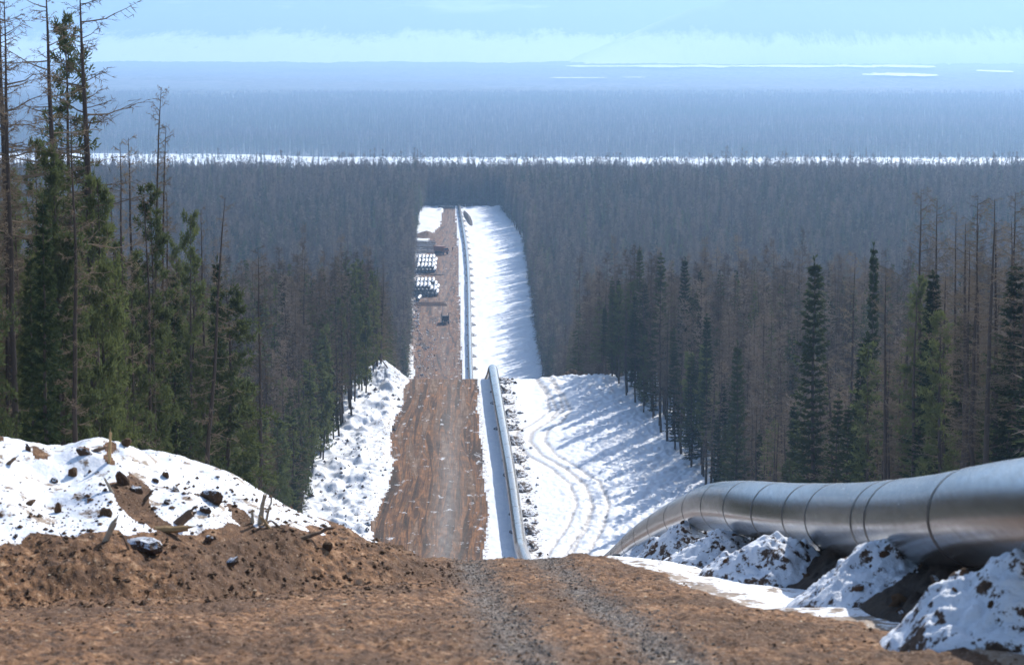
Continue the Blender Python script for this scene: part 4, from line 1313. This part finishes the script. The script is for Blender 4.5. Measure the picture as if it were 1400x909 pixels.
for i, (a, b, c, d_) in enumerate([(20, 730, 45, 738), (30, 712, 60, 728), (70, 735, 98, 742), (5, 700, 18, 712), (95, 742, 80, 728), (185, 780, 215, 792), (215, 782, 235, 806), (300, 782, 316, 800),
                                   (0, 805, 20, 820), (130, 690, 138, 702), (110, 700, 125, 712), (45, 745, 70, 735), (160, 830, 215, 836), (240, 800, 222, 790), (330, 770, 350, 776)]):
    stick('splinter', a, b, c, d_, .014, 'wood_pale' if i % 3 == 0 else 'wood_old', 'thin splinter of wood lying on the near snow and earth bank', 'splinter', group='wood splinters on the near bank', jag=False)
X, D = float(xat(846, 128)), 128.0

# leaning dead pole at the crest on the left
def pole_between(name, p, q, r, mat, label, cat):
    v = Vector(q) - Vector(p)
    o = add_obj(name, stick_mesh(v.length, r, r * .5, 5, mat, 6, .01, False), None, p)
    o.rotation_euler = v.to_track_quat('Z', 'Y').to_euler()
    return tag(o, label, cat)
D0 = 381.0
pole_between('fallen_trunk', (float(xat(532, D0)), D0, float(zat(506, D0))), (float(xat(513, D0 + 1)), D0 + 1, float(zat(479, D0 + 1))), .12, 'wood_old', 'brown trunk leaning left out of the snow heap at the middle crest', 'fallen trunk')
# dark sheet of scrap beside the pipe where it drops from view
m = MB(); m.box((0, 0, .12), (1.0, .7, .16), .3); m.box((.35, .1, .25), (.5, .4, .16), .8)
X, D = float(xat(834, 118, 757)), 118.0; Z = gz(X, D)
o = add_obj('scrap_slab', m.mesh('scrap_slab', M['paint_dark']), None, (X, D, Z - .05), (R(10), R(-20), .2)); o.scale = (.9, .9, .6)
tag(o, 'dark broken slab lying on the snow below the far end of the near pipe', 'slab')

# ------------------------------------------------------------------ far yard: pipes, logs, vehicles, worker
def pipe_piece(L=11.0, r=.71):
    m = MB(); n = 20
    an = np.arange(n) * 2 * math.pi / n
    rings = [(r, 0), (r, L), (r - .03, L), (r - .03, 0)]
    V = np.concatenate([np.stack([np.cos(an) * a, 0 * an + y, np.sin(an) * a + r], 1) for a, y in rings])
    k = np.arange(n); k1 = (k + 1) % n; Q = []
    for i in range(4):
        j = (i + 1) % 4
        Q.append(np.stack([i * n + k, j * n + k, j * n + k1, i * n + k1], 1))
    m.add(V, None, np.vstack(Q))
    return m.mesh('steel_pipe', M['steel_pale'], True)
M['steel_pale'] = mat_plain('pale_steel', (.50, .51, .53), .38, .55, .5, .12, 2)
pp = pipe_piece()
def pile(X0, D0, rows, label, group, gap=1.46):
    z0 = float(terrain(np.array([X0 + 5]), np.array([D0 + 5]), False)[0]) + .12
    for li, (cnt, off) in enumerate(rows):
        for i in range(cnt):
            o = add_obj('steel_pipe', pp, None, (X0 + (off + i) * gap, D0 + rng.uniform(-.5, .5), z0 + li * 1.26), (R(1.3), 0, rng.normal(0, .012)))
            tag(o, label, 'pipe', group)
pile(float(xat(565, 940)), 936, [(7, 0), (6, .5), (4, 1)], 'steel pipe of the nearer big stack left of the far road', 'pipes of the nearer stack')
pile(float(xat(566, 955)), 951, [(7, 0), (6, .5), (5, 1)], 'steel pipe of the rear row of the nearer stack', 'pipes of the nearer stack, rear row')
o = add_obj('steel_pipe', pp, None, (float(xat(571, 920)), 919, gz(float(xat(571, 920)), 922) + .05), (R(1.3), 0, -.06)); tag(o, 'single steel pipe lying in front of the nearer stack', 'pipe')
for j, (d0, x0) in enumerate(((1012, 569), (1027, 570), (1042, 571))):
    pile(float(xat(x0, d0)), d0, [(6, 0), (5, .5)], ['steel pipe in the front row of the farther stack', 'steel pipe in the middle row of the farther stack', 'steel pipe in the back row of the farther stack'][j], 'pipes of the farther stack')
# sleepers the pipes lie on / timber beside the stack
tb = MB(); tb.box((0, 0, .15), (13, .35, .3))
tbm = tb.mesh('timber_beam', M['wood_old'])
for i, (px, d) in enumerate(((585, 917), (586, 913), (587, 909), (586, 1005))):
    X = float(xat(px, d)); tag(add_obj('timber_beam', tbm, None, (X, d, gz(X, d)), (0, 0, rng.normal(0, .05))),
                              'long timber beam on the ground before the pipe stacks', 'timber beam', 'timber beams by the pipe stacks')
lgs = [stick_mesh(8.6, .17, .13, 900 + i, 'wood_old', 8, .006, False) for i in range(3)]
M['log_snow'] = mat_soil('snowy_log', (.10, .065, .04), (.2, .14, .09), .30)
for me in lgs: me.materials.clear(); me.materials.append(M['log_snow'])
for row in range(7):
    d = 1082 + row * 6.5
    for lv in range(3 if row > 2 else 2):
        X = float(xat(569, d)) + rng.uniform(-.4, .4)
        o = add_obj('log', lgs[(row + lv) % 3], None, (X, d + rng.uniform(-.3, .3), gz(X + 4, d) + .2 + lv * .34), (0, R(90), rng.normal(0, .04)))
        tag(o, 'snow-dusted log in the timber stack beyond the pipes', 'log', 'logs stacked beyond the pipes')
X = float(xat(600, 1295))
for k_ in range(3):
    o = add_obj('log', lgs[k_], None, (X, 1296 + .25 * k_, gz(X + 3, 1296) + .3 + .42 * k_), (0, R(90), 0)); o.scale = (1.6, 1.6, .95)
    tag(o, 'dark log of the low barrier closing the far end of the road', 'log', 'logs of the far barrier')

def truck(label, X, D, rz, body_mat, kind):
    t = thing('truck', label, 'truck', (X, D, gz(X, D) + .02), rz)
    m = MB(); m.box((0, 0, .95), (1.1, 7.4, .28)); add_obj('chassis', m.mesh('chassis', M['paint_dark']), t)
    m = MB(); m.box((0, -2.9, 1.55), (2.4, 1.9, 1.0)); m.box((0, -2.8, 2.45), (2.3, 1.6, .85), None, .9)
    cab = add_obj('cab', m.mesh('cab', M[body_mat]), t)
    m = MB(); m.box((0, -3.62, 2.42), (1.9, .05, .55)); add_obj('windscreen', m.mesh('windscreen', M['glass']), cab)
    m = MB()
    if kind == 'stakes':
        m.box((0, 1.2, 1.25), (2.5, 5.4, .18))
        for sx in (-1.2, 1.2):
            m.box((sx, 1.2, 1.7), (.08, 5.4, .7))
            for y in np.linspace(-1.4, 3.8, 5): m.box((sx, y, 2.25), (.12, .12, 1.9))
        m.box((0, -1.5, 2.0), (2.5, .1, 1.4)); m.box((0, 3.9, 1.7), (2.4, .08, .8))
    else:
        m.box((0, 1.25, 2.25), (2.5, 5.2, 2.0)); m.box((0, 1.25, 3.3), (2.3, 5.0, .12))
        for y in (-1.2, 0, 1.2, 2.4, 3.6): m.box((0, y, 2.25), (2.56, .12, 1.9))
    add_obj('cargo_bed', m.mesh('cargo_bed', M[body_mat]), t)
    for y in (-2.7, 1.6, 2.9):
        for sx in (-1.02, 1.02):
            m = MB(); m.disc((0, 0, 0), .55, .34); w = add_obj('wheel', m.mesh('wheel', M['tyre']), t, (sx, y, .55))
            m = MB(); m.disc((0, 0, 0), .25, .37); add_obj('rim', m.mesh('rim', M['paint_dark']), w)
    for sx in (-.85, .85):
        m = MB(); m.box((0, 0, 0), (.26, .06, .2)); add_obj('headlight', m.mesh('headlight', M['paint_white']), t, (sx, -3.88, 1.25))
    return t
truck('dark flatbed truck with upright stakes, driving alone down the far road', float(xat(609, 862)), 862, .05, 'paint_dark', 'stakes')
truck('rust-orange box truck parked beside the farther pipe stack', float(xat(604, 1078)), 1078, R(38), 'paint_orange', 'box')

def car(label, X, D, rz):
    t = thing('parked_car', label, 'car', (X, D, gz(X, D) + .02), rz)
    prof = [(-2.1, .35), (-2.15, .75), (-1.95, .95), (-1.0, 1.02), (-.45, 1.48), (.9, 1.5), (1.6, 1.08), (2.05, .98), (2.12, .4)]
    m = MB(); n = len(prof)
    V = []
    for sy, w in ((-1, 0), (1, 0)):
        for (x, z) in prof: V.append((x, sy * (.88 if z < 1.1 else .68), z))
    Q = [(i, i + 1, n + i + 1, n + i) for i in range(n - 1)] + [(n - 1, 0, n, 2 * n - 1)]
    m.add(V, None, Q)
    m.add(V[:n] + [(0, -.8, .8)], [(n, i + 1, i) for i in range(n - 1)] + [(n, 0, n - 1)]); m.add(V[n:] + [(0, .8, .8)], [(n, i, i + 1) for i in range(n - 1)] + [(n, n - 1, 0)])
    b = add_obj('body', m.mesh('body', M['paint_white']), t)
    for sy in (-1, 1):
        m = MB(); m.add([(-.75, sy * .86, 1.05), (-.38, sy * .74, 1.40), (.85, sy * .74, 1.42), (1.35, sy * .86, 1.06)], None, [(0, 1, 2, 3)]); add_obj('side_window', m.mesh('window', M['glass']), b)
    for x, sg in ((-1.0, -1), (1.62, 1)):
        m = MB(); x1 = -.47 if sg < 0 else .93
        m.add([(x + sg * .03, -.7, 1.04), (x + sg * .03, .7, 1.04), (x1 + sg * .03, .62, 1.46), (x1 + sg * .03, -.62, 1.46)], None, [(0, 1, 2, 3)]); add_obj('windscreen', m.mesh('windscreen', M['glass']), b)
    for x in (-1.3, 1.3):
        for sy in (-.86, .86):
            m = MB(); m.disc((0, 0, 0), .33, .2, 'Y'); add_obj('wheel', m.mesh('wheel', M['tyre']), t, (x, sy, .33))
    return t
car('white car parked on the snow at the edge of the right wood', float(xat(873, 384)), 384, R(12))

def person(X, D):
    import bmesh
    t = thing('person', 'small figure in dark clothes standing on the far road', 'person', (X, D, gz(X, D)), 0)
    J = {'pelvis': (0, 0, .95), 'chest': (0, 0, 1.32), 'neck': (0, 0, 1.50), 'head': (0, -.02, 1.62), 'top': (0, -.01, 1.74),
         'sl': (-.19, 0, 1.42), 'el': (-.27, .02, 1.14), 'hl': (-.26, -.08, .88), 'sr': (.19, 0, 1.42), 'er': (.27, .02, 1.14), 'hr': (.26, -.08, .88),
         'tl': (-.10, 0, .90), 'kl': (-.12, -.03, .50), 'al': (-.13, .02, .09), 'fl': (-.14, -.15, .04), 'tr': (.10, 0, .90), 'kr': (.12, -.02, .50), 'ar': (.14, .03, .09), 'fr': (.15, -.14, .04)}
    Rr = {'pelvis': .16, 'chest': .18, 'neck': .07, 'head': .105, 'top': .08, 'sl': .09, 'el': .06, 'hl': .045, 'sr': .09, 'er': .06, 'hr': .045, 'tl': .11, 'kl': .08, 'al': .06, 'fl': .05, 'tr': .11, 'kr': .08, 'ar': .06, 'fr': .05}
    E = [('pelvis', 'chest'), ('chest', 'neck'), ('neck', 'head'), ('head', 'top'), ('chest', 'sl'), ('sl', 'el'), ('el', 'hl'), ('chest', 'sr'), ('sr', 'er'), ('er', 'hr'),
         ('pelvis', 'tl'), ('tl', 'kl'), ('kl', 'al'), ('al', 'fl'), ('pelvis', 'tr'), ('tr', 'kr'), ('kr', 'ar'), ('ar', 'fr')]
    names = list(J); me = bpy.data.meshes.new('person_body')
    me.from_pydata([J[n] for n in names], [(names.index(a), names.index(b)) for a, b in E], [])
    me.materials.append(M['cloth_dark'])
    o = add_obj('body', me, t)
    md = o.modifiers.new('skin', 'SKIN')
    for i, n in enumerate(names): me.skin_vertices[0].data[i].radius = (Rr[n], Rr[n])
    me.skin_vertices[0].data[0].use_root = True
    o.modifiers.new('sub', 'SUBSURF').levels = 1; o.modifiers['sub'].render_levels = 2
    return t
person(float(xat(619.5, 1090)), 1090)

# ------------------------------------------------------------------ haze
hz = NT('haze')
pv = hz.n('VolumePrincipled')
HAZE_DENS = 1.27e-4
pv.inputs['Color'].default_value = (.40, .635, .965, 1)
pv.inputs['Density'].default_value = HAZE_DENS
pv.inputs['Anisotropy'].default_value = .42
hz.link(pv.outputs[0], hz.out.inputs['Volume'])
m = MB(); m.box((0, 9200, 250), (22400, 19200, 810))
hazeo = tag(add_obj('haze', m.mesh('haze', hz.m)), 'pale blue haze filling the valley air', 'haze', None, 'stuff')

# ------------------------------------------------------------------ light
SUN_AZ = R(27)        # to the right of the viewing direction (+Y)
SUN_EL = R(34.5)
w = bpy.data.worlds.new('World'); scene.world = w; w.use_nodes = True
nt = w.node_tree; nt.nodes.clear()
sky = nt.nodes.new('ShaderNodeTexSky'); sky.sky_type = 'NISHITA'; sky.sun_disc = False
sky.sun_elevation = SUN_EL; sky.sun_rotation = SUN_AZ; sky.air_density = 1.0; sky.dust_density = 1.0; sky.ozone_density = 2.0
bg = nt.nodes.new('ShaderNodeBackground'); bg.inputs[1].default_value = .11
wo = nt.nodes.new('ShaderNodeOutputWorld'); nt.links.new(sky.outputs[0], bg.inputs[0]); nt.links.new(bg.outputs[0], wo.inputs[0])
sl = bpy.data.lights.new('sun', 'SUN'); sl.energy = 4.2; sl.angle = R(.5); sl.color = (1, .955, .89)
so = bpy.data.objects.new('sun', sl); COL.objects.link(so)
dirv = Vector((math.sin(SUN_AZ) * math.cos(SUN_EL), math.cos(SUN_AZ) * math.cos(SUN_EL), math.sin(SUN_EL)))
so.rotation_euler = dirv.to_track_quat('Z', 'Y').to_euler()
so.location = dirv * 50

# ------------------------------------------------------------------ camera
cd = bpy.data.cameras.new('camera'); cam = bpy.data.objects.new('camera', cd); COL.objects.link(cam)
cd.sensor_width = 36; cd.lens = 36 * F_PX / 1400.0
cam.location = (0, 0, 0); cam.rotation_euler = (R(90) - PITCH, 0, 0)
cd.clip_start = .5; cd.clip_end = 40000
cd.dof.use_dof = True; cd.dof.focus_distance = 160; cd.dof.aperture_fstop = cd.lens / 1000 / .034
scene.camera = cam

scene.view_settings.view_transform = 'Standard'; scene.view_settings.look = 'None'
scene.view_settings.gamma = 1; scene.view_settings.exposure = .64
scene.cycles.volume_bounces = 1; scene.cycles.max_bounces = 6; scene.cycles.diffuse_bounces = 3
scene.cycles.transmission_bounces = 3; scene.cycles.glossy_bounces = 3
scene.cycles.use_denoising = True
scene.render.use_persistent_data = False
